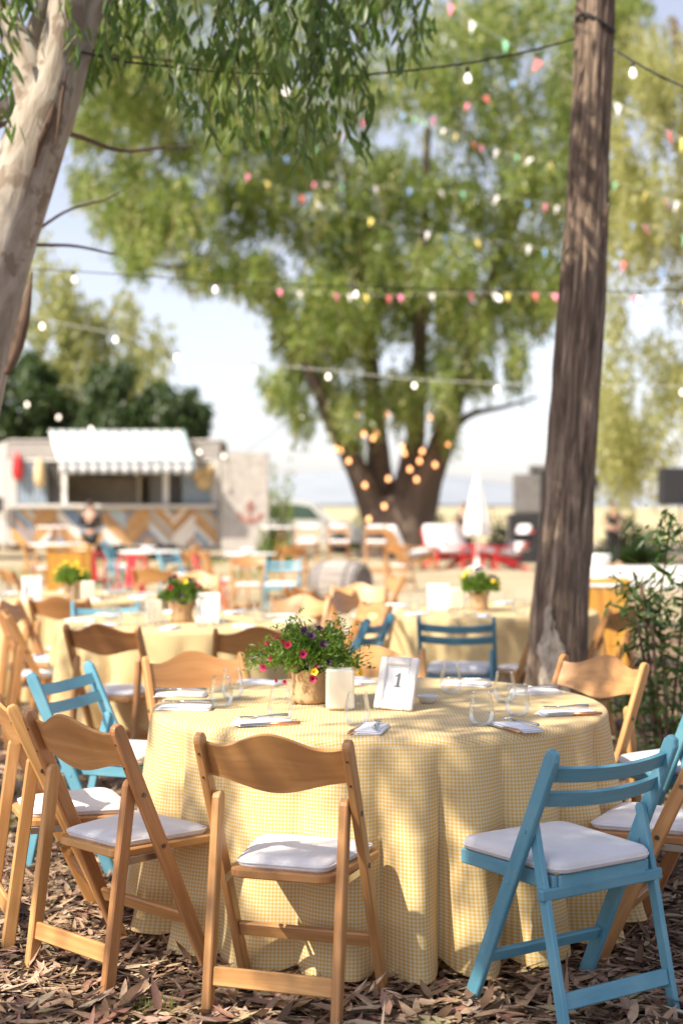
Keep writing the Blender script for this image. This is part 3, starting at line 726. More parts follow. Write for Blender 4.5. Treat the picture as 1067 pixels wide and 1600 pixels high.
glass(438, 1128, 'clear stemless glass in front of the kraft paper flower pot', GG)
glass(558, 1133, 'clear stemless glass in front of the candle, with a fork before it', GG)
glass(752, 1133, 'clear stemless glass standing alone right of the dish, beside a napkin and fork', GG)
glass(788, 1096, 'clear stemless glass at the back of the pair before the brown trunk', GG)
glass(808, 1118, 'clear stemless glass by the long napkin, in front of another glass', GG)
glass(704, 1082, 'clear stemless glass behind the white dish, against the dark blue chair', GG)
def napkin_mesh(seed, L=.20, Wd=.085):
    rg = random.Random(seed); mb = MB()
    for lay in range(3):
        x0 = rg.uniform(-.006, .006); y0 = rg.uniform(-.006, .006); z0 = .002+lay*.005; sk = rg.uniform(-.12, .12); p = rg.random()*6
        def f(u, v):
            x = (u-.5)*(Wd-.004*lay)+x0+(v-.5)*sk*.05; y = (v-.5)*(L-.008*lay)+y0
            e = 4*u*(1-u)*4*v*(1-v); return (x, y, z0+.005*min(1, e*1.2)+.004*mnoise.noise(Vector((x*14+p, y*14, lay)))*(v*.8+.2))
        mb.slab(f, lambda u, v: Vector((0, 0, -1)), .0035, 8, 14, uvf=lambda u, v: (u*Wd, v*L))
    return mb.mesh('napkin', M['napkin'], True)
nmeshes = [napkin_mesh(s) for s in range(4)]
def fork_mesh():
    mb = MB()
    mb.tube([(0, -.095, .004), (0, -.05, .006), (0, 0, .004), (0, .03, .005)], [.0055, .0045, .003, .004], 8)
    mb.bar((0, .028, .005), (0, .052, .006), .022, .0025, (1, 0, 0), .001)
    for k in range(4): x = (k-1.5)*.0062; mb.tube([(x, .05, .006), (x, .075, .008), (x, .097, .004)], [.0018, .0016, .0008], 6)
    return mb.mesh('fork', M['metal'], True)
def knife_mesh():
    mb = MB(); mb.tube([(0, -.11, .005), (0, -.06, .006), (0, -.005, .005)], [.005, .006, .0045], 8, mi=0)
    mb.bar((0, -.005, .004), (.002, .11, .003), .016, .002, (1, 0, 0), .0008, [(0, .7, 1), (.2, 1, 1), (.8, 1, 1), (1, .3, .8)], mi=1)
    return mb.mesh('knife', [M['copper'], M['metal']], True)
fmesh, kmesh = fork_mesh(), knife_mesh()
def setting(px, py, rot, lab, tc, i, gn, knife=True, fork=True, flab=None, klab=None):
    Y = (CAM_H-ZT)*FPX/(py-HOR); X = gx(px, Y); a = R(rot)
    tag(obj('napkin', nmeshes[i % 4], None, (X, Y, ZT), (0, 0, a)), lab, 'napkin', 'folded napkins '+gn)
    if fork: tag(obj('fork', fmesh, None, (X+.012*math.cos(a), Y+.012*math.sin(a), ZT+.019), (0, 0, a+R(6))), flab or 'steel fork lying on '+lab.replace('folded white ', 'the white '), 'fork', 'forks '+gn)
    if knife: tag(obj('knife', kmesh, None, (X-.052*math.cos(a), Y-.052*math.sin(a), ZT+.001), (0, 0, a-R(4))), klab or 'copper handled knife beside '+lab.replace('folded white ', 'the white '), 'knife', 'knives '+gn)
gn1 = 'on the table with number 1'
sets = [(284, 1087, 84, 'napkin by the wooden chair back, farther of two'), (290, 1107, 86, 'napkin near the cloth edge, nearer of two'),
        (412, 1131, 112, 'napkin in front of the flower pot glass'), (583, 1141, -12, 'napkin in front of the candle glass'), (806, 1138, 28, 'napkin nearest the near blue chair'),
        (884, 1115, 104, 'long napkin at the sunlit chair side'), (838, 1083, 98, 'napkin before the brown trunk'), (728, 1070, 66, 'napkin behind the white dish glass'),
        (408, 1068, 60, 'bluish napkin behind the petunia pot'), (566, 1066, 20, 'napkin between candle and number frame')]
for i, (px, py, r, l) in enumerate(sets): setting(px, py, r, 'folded white '+l, TABS[1], i, gn1, knife=i in (2, 3, 4, 5), fork=i not in (8, 9))
# dish
mb = MB(); mb.lathe([(0, 0), (.022, 0), (.028, .003), (.041, .026), (.0415, .028), (.039, .027), (.026, .008), (0, .006)], 32, cap0=False, cap1=False)
Y = (CAM_H-ZT)*FPX/(1098-HOR); tag(mb.build('dish', M['ceramic'], None, True), 'small white dish beside the number frame', 'dish').location = (gx(668, Y), Y, ZT)
# candle
def candle_mesh(s=.1, h=.145):
    mb = MB(); mb.bar((0, 0, 0), (0, 0, h), s, s*.9, (1, 0, 0), .007); return mb.mesh('candle', M['candle'])
cmesh = candle_mesh()
wm = MB(); wm.tube([(0, 0, .143), (.001, 0, .15), (.004, .001, .156)], .0012, 6); wmesh = wm.mesh('wick', M['cord'])
def candle(x, y, rz, label):
    o = tag(obj('candle', cmesh, None, (x, y, ZT), (0, 0, rz)), label, 'candle', 'square candles'); obj('wick', wmesh, o); return o
Y = (CAM_H-ZT)*FPX/(1109-HOR); candle(gx(531, Y), Y+.04, R(4), 'square cream candle block between flower pot and number frame')
# number frames
def frame_thing(x, y, rz, lean, label, numeral):
    t = thing('number_frame', label, 'picture frame', (x, y, ZT), rz, 'table number frames')
    Wf, Hf, b = .155, .195, .03; A = Matrix.Rotation(-lean, 4, 'X')
    def place(o): o.matrix_local = A; return o
    for (p0, p1, sd, side) in (((-Wf/2+b/2, 0, 0), (-Wf/2+b/2, 0, Hf), b, (1, 0, 0)), ((Wf/2-b/2, 0, 0), (Wf/2-b/2, 0, Hf), b, (1, 0, 0)), ((-Wf/2+b, 0, b/2), (Wf/2-b, 0, b/2), b, (0, 0, 1)), ((-Wf/2+b, 0, Hf-b/2), (Wf/2-b, 0, Hf-b/2), b, (0, 0, 1))):
        mb = MB(); mb.bar(p0, p1, sd, .02, side, .004); place(mb.build('frame_rail', M['frame'], t))
    mb = MB(); mb.box((-Wf/2+b-.003, .001, b-.003), (Wf/2-b+.003, .007, Hf-b+.003), .001); c = place(mb.build('card', M['card'], t))
    mb = MB(); ln = .0012
    for (x0, x1, z0, z1) in ((-.043, .043, .036, .0375), (-.043, .043, .157, .1585), (-.043, -.0415, .0375, .157), (.0415, .043, .0375, .157)): mb.box((x0, -.0006, z0), (x1, .0005, z1), .0001)
    mb.build('border_line', M['ink_pale'], c)
    if numeral:
        mb = MB(); x0, z0 = .006, .085; k = .052
        mb.poly([(x0-.006, .0004, z0+.004), (x0+.004, .0004, z0+.004), (x0+.004, .0004, z0+k), (x0-.001, .0004, z0+k), (x0-.006, .0004, z0+k-.006)], .0012)
        mb.poly([(x0-.013, .0004, z0), (x0+.011, .0004, z0), (x0+.011, .0004, z0+.0038), (x0-.013, .0004, z0+.0038)], .0012)
        mb.poly([(x0-.0165, .0004, z0+k-.0145), (x0-.0062, .0004, z0+k-.013), (x0-.0062, .0004, z0+k-.0055), (x0-.0125, .0004, z0+k-.0095)], .0012)
        mb.build('numeral', M['ink'], c)
    mb = MB(); mb.bar((0, .012, Hf*.7), (0, .012+.5*Hf*.7*math.tan(lean)+.04, .0), .03, .004, (1, 0, 0), .001); place(mb.build('easel_leg', M['frame'], t))
    return t
Y = (CAM_H-ZT)*FPX/(1109-HOR); frame_thing(gx(613, Y), Y, R(-30), R(20), 'whitewashed frame with the number 1, leaning back beside the candle', True)
# flower pots
def flower_mesh(mat, r=.016):
    mb = MB(); n = 15
    rim = []; 
    for j in range(n):
        a = 2*PI*j/n; q = r*(1+.14*math.cos(5*a)); rim.append((q*math.cos(a), q*math.sin(a), .012+.002*math.sin(5*a+1)))
    mid = [(r*.35*math.cos(2*PI*j/n), r*.35*math.sin(2*PI*j/n), .006) for j in range(n)]
    bot = [(r*.12*math.cos(2*PI*j/n), r*.12*math.sin(2*PI*j/n), -.012) for j in range(n)]
    mb.ring_skin([bot, mid, rim], list(range(n+1)), [0, 1, 2], cap1=False); return mb.mesh('flower', mat, True)
fl = {k: flower_mesh(M['pet_'+k]) for k in ('red', 'dark', 'yellow', 'magenta')}
def pot_thing(x, y, label, seed, flowers, spread=(.2, .16), bright=False, dens=1.0):
    rg = random.Random(seed); t = thing('flower_pot', label, 'potted flowers', (x, y, ZT), 0, 'potted flowers on the tables')
    prof = []; rings = []; n = 40
    for i, (r, z) in enumerate([(.0, .001), (.058, .001), (.063, .006), (.065, .02), (.063, .05), (.064, .08), (.067, .105), (.071, .122)]):
        ring = []
        for j in range(n):
            a = 2*PI*j/n; q = r+(.006*mnoise.noise(Vector((math.cos(a)*2.6, math.sin(a)*2.6, z*34+seed)))+.005*abs(mnoise.noise(Vector((math.cos(a)*6, math.sin(a)*6, z*60+seed)))))*(1 if r > .02 else 0)
            ring.append((q*math.cos(a), q*math.sin(a), z+(.008*math.sin(5*a+seed) if z > .12 else 0)))
        rings.append(ring)
    mb = MB(); mb.ring_skin(rings, [q*.01 for q in range(n+1)], [q*.02 for q in range(8)], cap1=False); mb.build('paper_wrap', M['kraft'], t, True)
    mb = MB(); mb.lathe([(.058, .108), (0, .112)], 20, cap0=False, cap1=False); mb.build('soil', M['soil'], t)
    m = int(3600*dens); d = rdir(m); d[:, 2] = np.abs(d[:, 2])*1.0-.18; q = nrg.random((m, 1))**.4
    lump = 1+.22*np.sin(d[:, 0:1]*9+seed)+.18*np.sin(d[:, 1:2]*11)
    cs = d*q*lump*np.array([spread[0], spread[0]*.8, spread[1]])+np.array([0, 0, .155]); dd = d+rdir(m)*.9; dd[:, 2] += .25
    obj('foliage', leaf_mesh('foliage', cs, dd, rdir(m), nrg.uniform(.016, .034, m), nrg.uniform(.006, .011, m), M['leaf_pet'], 1, tint=np.clip(nrg.random(m)*.7+(.3 if bright else 0), 0, 1)), t)
    mb = MB(); tips = []
    for k in range(26):
        a = rg.uniform(0, 2*PI); el = rg.uniform(-.1, 1.2); r = rg.uniform(.8, 1.25); e = Vector((math.cos(a)*math.cos(el)*spread[0]*r, math.sin(a)*math.cos(el)*spread[0]*.8*r, .155+math.sin(el)*spread[1]*r*1.05))
        mb.tube([(e.x*.1, e.y*.1, .11), (e.x*.55, e.y*.55, e.z*.75+.03), tuple(e)], [.0022, .0016, .0009], 5); tips.append(e)
    mb.build('stem', M['leaf_pet'], t)
    tl = np.array([tuple(e) for e in tips for _ in range(12)])+nrg.normal(size=(312, 3))*.02; dd = rdir(312)
    obj('foliage', leaf_mesh('foliage', tl, dd, rdir(312), nrg.uniform(.014, .028, 312), nrg.uniform(.006, .010, 312), M['leaf_pet'], 1, tint=np.clip(nrg.random(312)*.6+.3, 0, 1)), t)
    for (dx, dy, dz, kc, s) in flowers:
        s *= .78
        v = Vector((dx, dy, dz-.155)); o = obj('flower', fl[kc], t, (dx, dy, dz)); o.rotation_euler = Vector((dx*1.2, dy*1.2-.09, max(.02, dz-.14)+.03)).to_track_quat('Z', 'Y').to_euler(); o.scale = (s, s, s)
    return t
Yp = (CAM_H-ZT)*FPX/(1101-HOR)+.06; Xp = gx(484, Yp)
def pf(px, py, Yd, kc, s=1.0):
    p = at(px, py, Yp+Yd); return (p.x-Xp, Yd, p.z-ZT, kc, s)
flw = [pf(474, 1023, -.15, 'magenta', 1.25), pf(451, 1009, -.13, 'red', 1.2), pf(414, 1044, -.12, 'magenta', 1.25), pf(424, 1030, -.08, 'red', .8), pf(419, 1006, -.06, 'red', .8), pf(433, 997, -.05, 'red', .75), pf(443, 1003, -.08, 'red', .8),
       pf(476, 987, -.1, 'dark', 1.2), pf(487, 995, -.12, 'dark', 1.15), pf(505, 1008, -.14, 'dark', 1.25), pf(452, 981, -.04, 'dark', 1.0), pf(499, 983, -.06, 'dark', .9), pf(397, 1027, -.03, 'dark', .8), pf(513, 1035, -.15, 'dark', 1.0),
       pf(491, 1050, -.16, 'yellow', 1.1), pf(560, 1051, -.06, 'yellow', 1.15), pf(551, 1034, -.05, 'yellow', .9), pf(489, 1061, -.15, 'magenta', 1.2), pf(410, 1022, -.05, 'dark', .8), pf(446, 1066, -.1, 'magenta', .7), pf(433, 1064, -.08, 'red', .6), pf(520, 990, -.02, 'dark', .9), pf(465, 975, 0, 'yellow', .7), pf(494, 1041, -.15, 'red', .6)]
pot_thing(Xp, Yp, 'petunias in a kraft paper wrapped pot, deep red, purple and yellow blooms', 4, flw, (.19, .15))
def rflowers(seed, cols, n, r=.13):
    rg = random.Random(seed); out = []
    for i in range(n):
        a = rg.uniform(0, 2*PI); e = rg.uniform(.1, 1.3); out.append((math.cos(a)*math.cos(e)*r, math.sin(a)*math.cos(e)*r-.02, .165+math.sin(e)*r, rg.choice(cols), rg.uniform(1, 1.4)))
    return out
def tp(px, py): Y = (CAM_H-ZT)*FPX/(py-HOR); return gx(px, Y), Y
x, y = gx(285, 9.1), 9.1; pot_thing(x, y, 'dark leaved flower pot with yellow blooms beside a white frame, behind the petunias', 5, rflowers(1, ['yellow', 'dark', 'red'], 16), (.135, .12))
x, y = gx(112, 11.4), 11.4; pot_thing(x, y, 'bright yellow green flower pot before the yellow box', 6, rflowers(2, ['yellow', 'yellow', 'yellow'], 18), (.125, .12), True)
x, y = gx(748, 10.15), 10.15; pot_thing(x, y, 'dark leaved flower pot with a yellow bloom near the brown trunk', 7, rflowers(3, ['yellow', 'dark'], 14), (.13, .11))
frame_thing(gx(324, 9.0), 9.0, R(-6), R(14), 'white frame beside the dark leaved flowers, behind the petunias', False)
frame_thing(gx(50, 11.2), 11.2, R(8), R(14), 'white frame near the picture edge, left of the bright green flowers', False)
frame_thing(gx(684, 10.05), 10.05, R(-8), R(14), 'white frame above the dark blue chair, left of the potted flowers', False)
candle(gx(241, 9.05), 9.05, .2, 'blurred cream candle among glasses, left of the dark leaved flowers')
candle(gx(138, 11.3), 11.3, .3, 'blurred cream candle right of the bright green flowers')
candle(gx(712, 10.35), 10.35, .1, 'blurred cream candle between white frame and flower pot near the trunk')
tdesc = {2: 'on the second gingham table, behind the petunias', 3: 'on the far gingham table before the yellow box', 4: 'on the gingham table beside the brown trunk'}
for k, offs in {2: 0.3, 3: .9, 4: 1.7}.items():
    cx, cy_ = TABS[k]
    for i in range(9):
        a = offs+i*2*PI/9; x, y = cx+.52*math.cos(a), cy_+.52*math.sin(a)
        for dq in (0, .11):
            if dq and i % 3 == 2: continue
            tag(obj('tumbler', gmesh, None, (x+dq*math.sin(a), y-dq*math.cos(a), ZT), (0, 0, a)), 'blurred clear glass '+tdesc[k], 'glass', 'glasses '+tdesc[k])
        xx, yy = cx+.68*math.cos(a+.17), cy_+.68*math.sin(a+.17)
        tag(obj('napkin', nmeshes[i % 4], None, (xx, yy, ZT), (0, 0, a+PI/2)), 'blurred white napkin '+tdesc[k], 'napkin', 'napkins '+tdesc[k])

# ================================================================== TREES
def trunk_mesh(path, radii, nseg, nr, amp, fr, seed, mat, smooth=True, ridge=0):
    """tapered trunk along a path (list of points), ridged and lumpy"""
    P = [Vector(p) for p in path]; n = len(P); rings = []; vv = [0]
    def samp(t):
        q = t*(n-1); i = min(int(q), n-2); f = q-i
        p0, p1, p2, p3 = P[max(i-1, 0)], P[i], P[i+1], P[min(i+2, n-1)]
        c = .5*((2*p1)+(p2-p0)*f+(2*p0-5*p1+4*p2-p3)*f*f+(3*p1-p0-3*p2+p3)*f**3)
        return c, radii[i]*(1-f)+radii[i+1]*f
    x = None
    for k in range(nr+1):
        c, r = samp(k/nr); c2, _ = samp(min(1, k/nr+.01)); c1, _ = samp(max(0, k/nr-.01)); d = (c2-c1).normalized()
        a = x or Vector((1, .2, 0)); x = (a-d*a.dot(d)).normalized(); y = d.cross(x); ring = []
        for j in range(nseg):
            an = 2*PI*j/nseg; nz = mnoise.noise(Vector((math.cos(an)*fr, math.sin(an)*fr, (c-P[0]).length*.9+seed)))
            hh = (c-P[0]).length; rd = mnoise.noise(Vector((an*4.5+seed+.5*mnoise.noise(Vector((an, hh*2, 3))), hh*1.3, seed)))+.55*mnoise.noise(Vector((an*11+seed, hh*2.6, seed)))+.3*mnoise.noise(Vector((an*16+seed, hh*7, seed))) if ridge else 0
            if ridge and j > nseg*.94: rd *= (nseg-j)/(nseg*.06)
            q = r*(1+amp*nz+ridge*rd); ring.append(c+(x*math.cos(an)+y*math.sin(an))*q)
        rings.append(ring)
        if k: vv.append(vv[-1]+(c-pc).length)
        pc = c
    mb = MB(); rm = max(radii); mb.ring_skin(rings, [2*PI*rm*j/nseg for j in range(nseg+1)], vv)
    return mb.mesh('trunk', mat, smooth)

# --- pale eucalyptus whose trunk leans in at the picture edge
Y0 = 7.0
t_eu = thing('eucalyptus_tree', 'pale smooth barked eucalyptus leaning in at the picture edge, leaves hanging above', 'tree', (gx(-235, Y0), Y0, 0), 0, 'trees standing among the tables')
def loc(px, py, Y): p = at(px, py, Y); return p-Vector(t_eu.location)
def limb(parent, name, pts, radii, mat, ns=14, nr=24, amp=.1, seed=1.0, ridge=0):
    return obj(name, trunk_mesh(pts, radii, ns, nr, amp, 1.5, seed, mat, True, ridge), parent)
limb(t_eu, 'trunk', [Vector((0, 0, -.05)), loc(-130, 900, Y0), loc(-52, 600, Y0), loc(-8, 420, Y0), loc(40, 270, Y0), loc(74, 165, Y0), loc(92, 90, Y0), loc(106, 10, Y0-.02), loc(118, -170, Y0-.1), loc(150, -420, Y0-.3), loc(230, -800, Y0-.8)],
     [.31, .218, .186, .172, .160, .146, .108, .090, .078, .07, .04], M['bark_pale'], 40, 110, .07, 3.2)
limb(t_eu, 'limb', [loc(72, 205, Y0-.01), loc(52, 135, Y0-.03), loc(38, 85, Y0-.03), loc(8, 28, Y0), loc(-60, -70, Y0+.1), loc(-300, -420, Y0-.4)], [.115, .095, .075, .064, .05, .03], M['bark_pale'], 20, 40, .08, 1.2)
limb(t_eu, 'limb', [loc(88, 200, Y0+.06), loc(108, 130, Y0+.08), loc(130, 60, Y0+.12), loc(158, -5, Y0+.1), loc(230, -140, Y0), loc(420, -230, Y0-.1), loc(640, -250, Y0+.1)], [.085, .08, .066, .055, .045, .03, .015], M['bark_pale'], 20, 50, .1, 7.3)
limb(t_eu, 'limb', [loc(48, 80, Y0+.1), loc(58, 40, Y0+.12), loc(74, -20, Y0+.12), loc(60, -200, Y0)], [.05, .04, .036, .02], M['bark_pale'], 12, 20, .1, 2.3)
limb(t_eu, 'limb', [loc(40, 170, Y0+.1), loc(16, 163, Y0+.3), loc(-25, 185, Y0+.5), loc(-160, 150, Y0+.8)], [.05, .04, .036, .02], M['bark_pale'], 12, 20, .1, 5.3)
for pts, r in (([(92, 205), (130, 216), (190, 236), (250, 232), (300, 230)], .016), ([(40, 375), (70, 352), (110, 328), (165, 312), (190, 300)], .011), ([(15, 380), (62, 383), (120, 385), (180, 398)], .012), ([(120, 95), (160, 88), (240, 92), (330, 105), (410, 110)], .012), ([(-20, 205), (5, 195), (25, 190)], .02)):
    limb(t_eu, 'branch', [loc(px, py, Y0+.1+.45*i) for i, (px, py) in enumerate(pts)], [r*(1-.16*i) for i in range(len(pts))], M['bark_far'] if False else M['bark_strip'], 8, 16, .1, r*100)
limb(t_eu, 'bark_strip', [loc(10, 585, Y0-.17), loc(26, 545, Y0-.16), loc(38, 500, Y0-.165), loc(46, 455, Y0-.15), loc(51, 425, Y0-.1)], [.012, .026, .024, .014, .004], M['bark_strip'], 8, 18, .35, 9.1, .2)
limb(t_eu, 'bark_strip', [loc(54, 262, Y0-.165), loc(62, 225, Y0-.172), loc(76, 190, Y0-.168), loc(86, 160, Y0-.158)], [.004, .013, .015, .004], M['bark_strip'], 10, 30, .6, 4.1, .35)
limb(t_eu, 'bark_strip', [loc(88, 230, Y0-.15), loc(93, 190, Y0-.155), loc(98, 150, Y0-.135), loc(106, 110, Y0-.12)], [.003, .009, .010, .003], M['bark_strip'], 10, 30, .6, 6.1, .35)
# hanging leaves: the nearest 300 are leaves of their own
eu_leaf = single_leaves('leaf', 8, .125, .034, M['leaf_near'], (.02, .25))
strand_px = [(140, -40, 130), (150, -40, 150), (165, -40, 110), (183, -40, 60), (205, -30, 95), (218, -30, 60), (240, -30, 140), (262, -30, 100), (292, -20, 210), (312, 0, 215), (330, 0, 225), (352, -10, 190), (380, -10, 232), (402, 0, 250), (428, 0, 232), (448, -20, 262), (470, 0, 270), (482, 0, 276), (497, -20, 215), (515, -20, 232), (542, -10, 236), (562, -10, 250), (528, -30, 150), (556, -40, 90), (580, -40, 70), (602, -40, 84), (622, -40, 108), (636, -40, 134), (646, -40, 84),
             (340, -60, 90), (372, -60, 110), (410, -60, 130), (438, -60, 150), (462, -60, 130), (492, -60, 120), (515, -60, 110), (545, -60, 110), (122, -50, 120), (134, -50, 160), (175, -45, 150), (196, -40, 130), (228, -40, 170), (272, -30, 160), (6, -40, 150), (14, -60, 230), (28, -50, 95), (45, -60, 40), (20, -50, 30), (8, -40, 70), (60, -60, 20)]
pts_l = []
for (px, ptop, pbot) in strand_px:
    Y = rng.uniform(6.5, 7.7); a = at(px+rng.uniform(-25, 25), ptop, Y); b = at(px+rng.uniform(-5, 5), pbot-22, Y)
    mid = (a+b)/2+Vector((rng.uniform(-.06, .06), rng.uniform(-.06, .06), .05)); O = Vector(t_eu.location)
    tw = MB(); tw.tube([a-O, mid-O, b-O], [.004, .003, .0015], 5); tw.build('twig', M['bark_strip'], t_eu)
    n = max(4, int((b-a).length/.017))
    for k in range(n):
        t = (k+rng.random())/n; p = a*(1-t)**2+mid*2*t*(1-t)+b*t*t+Vector((rng.gauss(0, .03), rng.gauss(0, .05), rng.gauss(0, .015)))
        if rng.random() > (.6 if 320 < px < 580 else .45)+.65*math.sin(t*7+px*.7)**2: continue
        pts_l.append((p-O, px))
rng.shuffle(pts_l)
def hang_rot():
    d = Vector((rng.gauss(0, .38), rng.gauss(0, .38), -1)).normalized()
    q = d.to_track_quat('Y', 'Z'); return (q.to_matrix() @ Matrix.Rotation(rng.uniform(0, 2*PI), 3, 'Y')).to_euler()
for i, (p, px) in enumerate(pts_l[:300]):
    o = obj('leaf', eu_leaf[i % 8], t_eu, p, hang_rot()); s = rng.uniform(.7, 1.2); o.scale = (s, s, s)
rest = np.array([tuple(p) for p, _ in pts_l[300:]]); m = len(rest)
extra = rest[::2]+nrg.normal(size=(len(rest[::2]), 3))*.04; allp = np.concatenate([rest, extra]); m = len(allp)
d = rdir(m)*.6; d[:, 2] -= 1
tag(obj('foliage', leaf_mesh('foliage', allp, d, rdir(m), nrg.uniform(.08, .135, m), nrg.uniform(.022, .036, m), M['leaf_near'], 3, .15), t_eu), kind='stuff')
# rest of its crown: unseen leaf clusters added along the sun to shade chosen spots
def crown(parent, clusters, per, Lr, step, ll, lw, mat, name='crown', seg=1, clump=0):
    if clump:
        new = []
        for c, r, k in clusters:
            for q in range(clump):
                d = Vector((rng.gauss(0, 1), rng.gauss(0, 1), rng.gauss(0, 1))).normalized()*(rng.random()**.45)
                new.append(((c[0]+d.x*r[0], c[1]+d.y*r[1], c[2]+d.z*r[2]), (r[0]*.30, r[1]*.30, r[2]*.24), k/clump*rng.uniform(.5, 1.5)))
        clusters = new
    cs, ds, tn = strands(clusters, per, Lr, step); m = len(cs); O = np.array(tuple(parent.location))
    return obj(name, leaf_mesh(name, cs-O, ds, rdir(m), nrg.uniform(.7, 1.3, m)*ll, nrg.uniform(.7, 1.3, m)*lw, mat, seg, tint=tn), parent)
def up(x, y, z, zz): return Vector((x, y, z))+SUN*((zz-z)/SUN.z)
shade = []
for (x, y, z, r, k) in [(.72, 4.22, .5, .30, 2.2), (.95, 4.0, .1, .36, 1.6), (.35, 3.9, 0, .2, .6), (1.25, 4.75, .4, .4, 1.0), (1.6, 5.3, .4, .45, .8), (.98, 4.75, .45, .18, .5), (-.2, 4.12, .72, .15, .5), (.1, 4.1, .05, .2, .5), (-.55, 4.85, .35, .14, .5), (-.3, 4.5, .2, .12, .4), (1.0, 4.95, .3, .16, .5),
                        (-.75, 4.2, 0, .16, .4), (-.45, 4.75, .45, .16, .5), (-.3, 5.5, .76, .14, .3), (.55, 5.75, .76, .16, .35), (1.3, 8.2, 1.95, .28, .9), (1.35, 8.2, 2.6, .3, 1.0), (1.42, 8.2, 3.7, .16, .4),
                        (.75, 9.0, .5, .35, .9), (1.4, 9.4, .5, .4, .9), (1.0, 9.5, .5, .4, .5), (-1.2, 8.1, .7, .25, .6), (-.5, 8.0, .7, .25, .6), (-2.0, 9.2, .6, .4, .5), (1.75, 7.3, .8, .4, .7), (0, 7.6, 0, .5, .6), (-1.2, 7.2, 0, .5, .5), (.9, 6.9, 0, .5, .7), (-2.6, 6.4, 0, .5, .6), (2.3, 9.0, 0, .7, .7), (-.6, 10.6, .7, .4, .5), (0, 3.4, 0, .5, .6), (1.2, 3.3, 0, .6, .9), (2.0, 4.2, .3, .5, .8), (2.2, 6.2, .3, .6, .6), (.4, 11.6, .3, .7, .5), (2.6, 12, .3, .8, .6), (-1.75, 6.95, 2.6, .2, .5), (-1.85, 6.95, 1.7, .25, .5)]:
    p = up(x, y, z, rng.uniform(4.6, 6.2)+max(0, y-6)*.4); shade.append((tuple(p), (r*.9, r*.9, r*.7), k*1.9))
for i in range(64):                                      # small sprays: dapples over leaves, tables and chairs
    y = rng.uniform(3.9, 13); p = up(rng.uniform(-.27, .27)*y, y, rng.uniform(0, .8), rng.uniform(4.6, 6.2)+max(0, y-6)*.4); r = rng.uniform(.1, .24); shade.append((tuple(p), (r, r, r*.6), r*2.2))
for i in range(9):                                       # unseen clusters above the frame, added to shade the hanging leaves
    shade.append(((rng.uniform(-2.0, .6), rng.uniform(5.6, 7.6), rng.uniform(5.3, 6.2)), (.6, .6, .35), .8))
tag(crown(t_eu, shade, 30, (.25, .7), .06, .13, .034, M['leaf_near']), kind='stuff')
E0 = Vector(t_eu.location)
limb(t_eu, 'limb', [Vector((.95, -.5, 5.4)), Vector((-.4, -1.8, 6.4)), Vector((-1.6, -3.2, 7.0)), Vector((-2.2, -5.0, 7.3)), Vector((-1.6, -7.0, 7.4))], [.07, .065, .055, .045, .02], M['bark_pale'], 12, 30, .1, 3.9)  # unseen limbs, put in to carry the shading clusters
limb(t_eu, 'limb', [Vector((-.4, -1.8, 6.4)), Vector((.6, -3.4, 6.9)), Vector((1.2, -5.4, 7.2)), Vector((1.8, -7.4, 7.4))], [.05, .045, .035, .02], M['bark_pale'], 12, 24, .1, 4.9)

# --- brown stringy barked trunk
YB = 8.2
t_br = thing('stringybark_tree', 'straight brown rough barked trunk rising beside the table, bare pale patch at its foot', 'tree', (gx(866, YB), YB, 0), 0, 'trees standing among the tables')
def locb(px, py, Y=YB): return at(px, py, Y)-Vector(t_br.location)
limb(t_br, 'trunk', [(0, 0, -.05), locb(870, 1060), locb(874, 960), locb(886, 800), locb(899, 600), locb(912, 400), locb(921, 200), locb(929, 0), locb(938, -250), locb(960, -600)],
     [.20, .174, .162, .148, .135, .124, .114, .104, .095, .07], M['bark_brown'], 110, 320, .09, 2.0, .15)
def bark_flake():
    mb = MB(); c0 = Vector((0, 0, 0)); n = 16
    def f(u, v):
        e_ = 1.25*(1-v**5)*(1-.45*v)+.5*mnoise.noise(Vector((v*9, 4+(u > .5)*7, 1)))+.25*mnoise.noise(Vector((v*24, 2+(u > .5)*5, 6))); e_ = max(.04, e_); a = -PI/2-.26+.12*math.sin(v*5)+(u-.5)*e_; z = .05+v*.90; r = .208-.026*v+.006*mnoise.noise(Vector((u*6, v*14, 2)))
        px = (0.015*v); return (px+r*math.cos(a), r*math.sin(a), z)
    mb.slab(f, lambda u, v: Vector((0, .35, 0)), .05, 16, 60, uvf=lambda u, v: (u*.3, v*.9)); return mb
bark_flake().build('bare_patch', M['bark_white'], t_br, True)
limb(t_br, 'branch_stub', [locb(938, 395), locb(944, 350, YB-.08), locb(950, 318, YB-.14)], [.03, .018, .008], M['bark_brown'], 10, 10, .2, 3)
cr = [((1.5+rng.uniform(-2.2, 2.6), 8.2+rng.uniform(-2.5, 1.0), 6.4+rng.uniform(0, 2.0)), (.7, .7, .45), rng.uniform(.5, 1)) for _ in range(12)]
tag(crown(t_br, cr, 22, (.4, .9), .07, .13, .032, M['leaf_near']), kind='stuff')

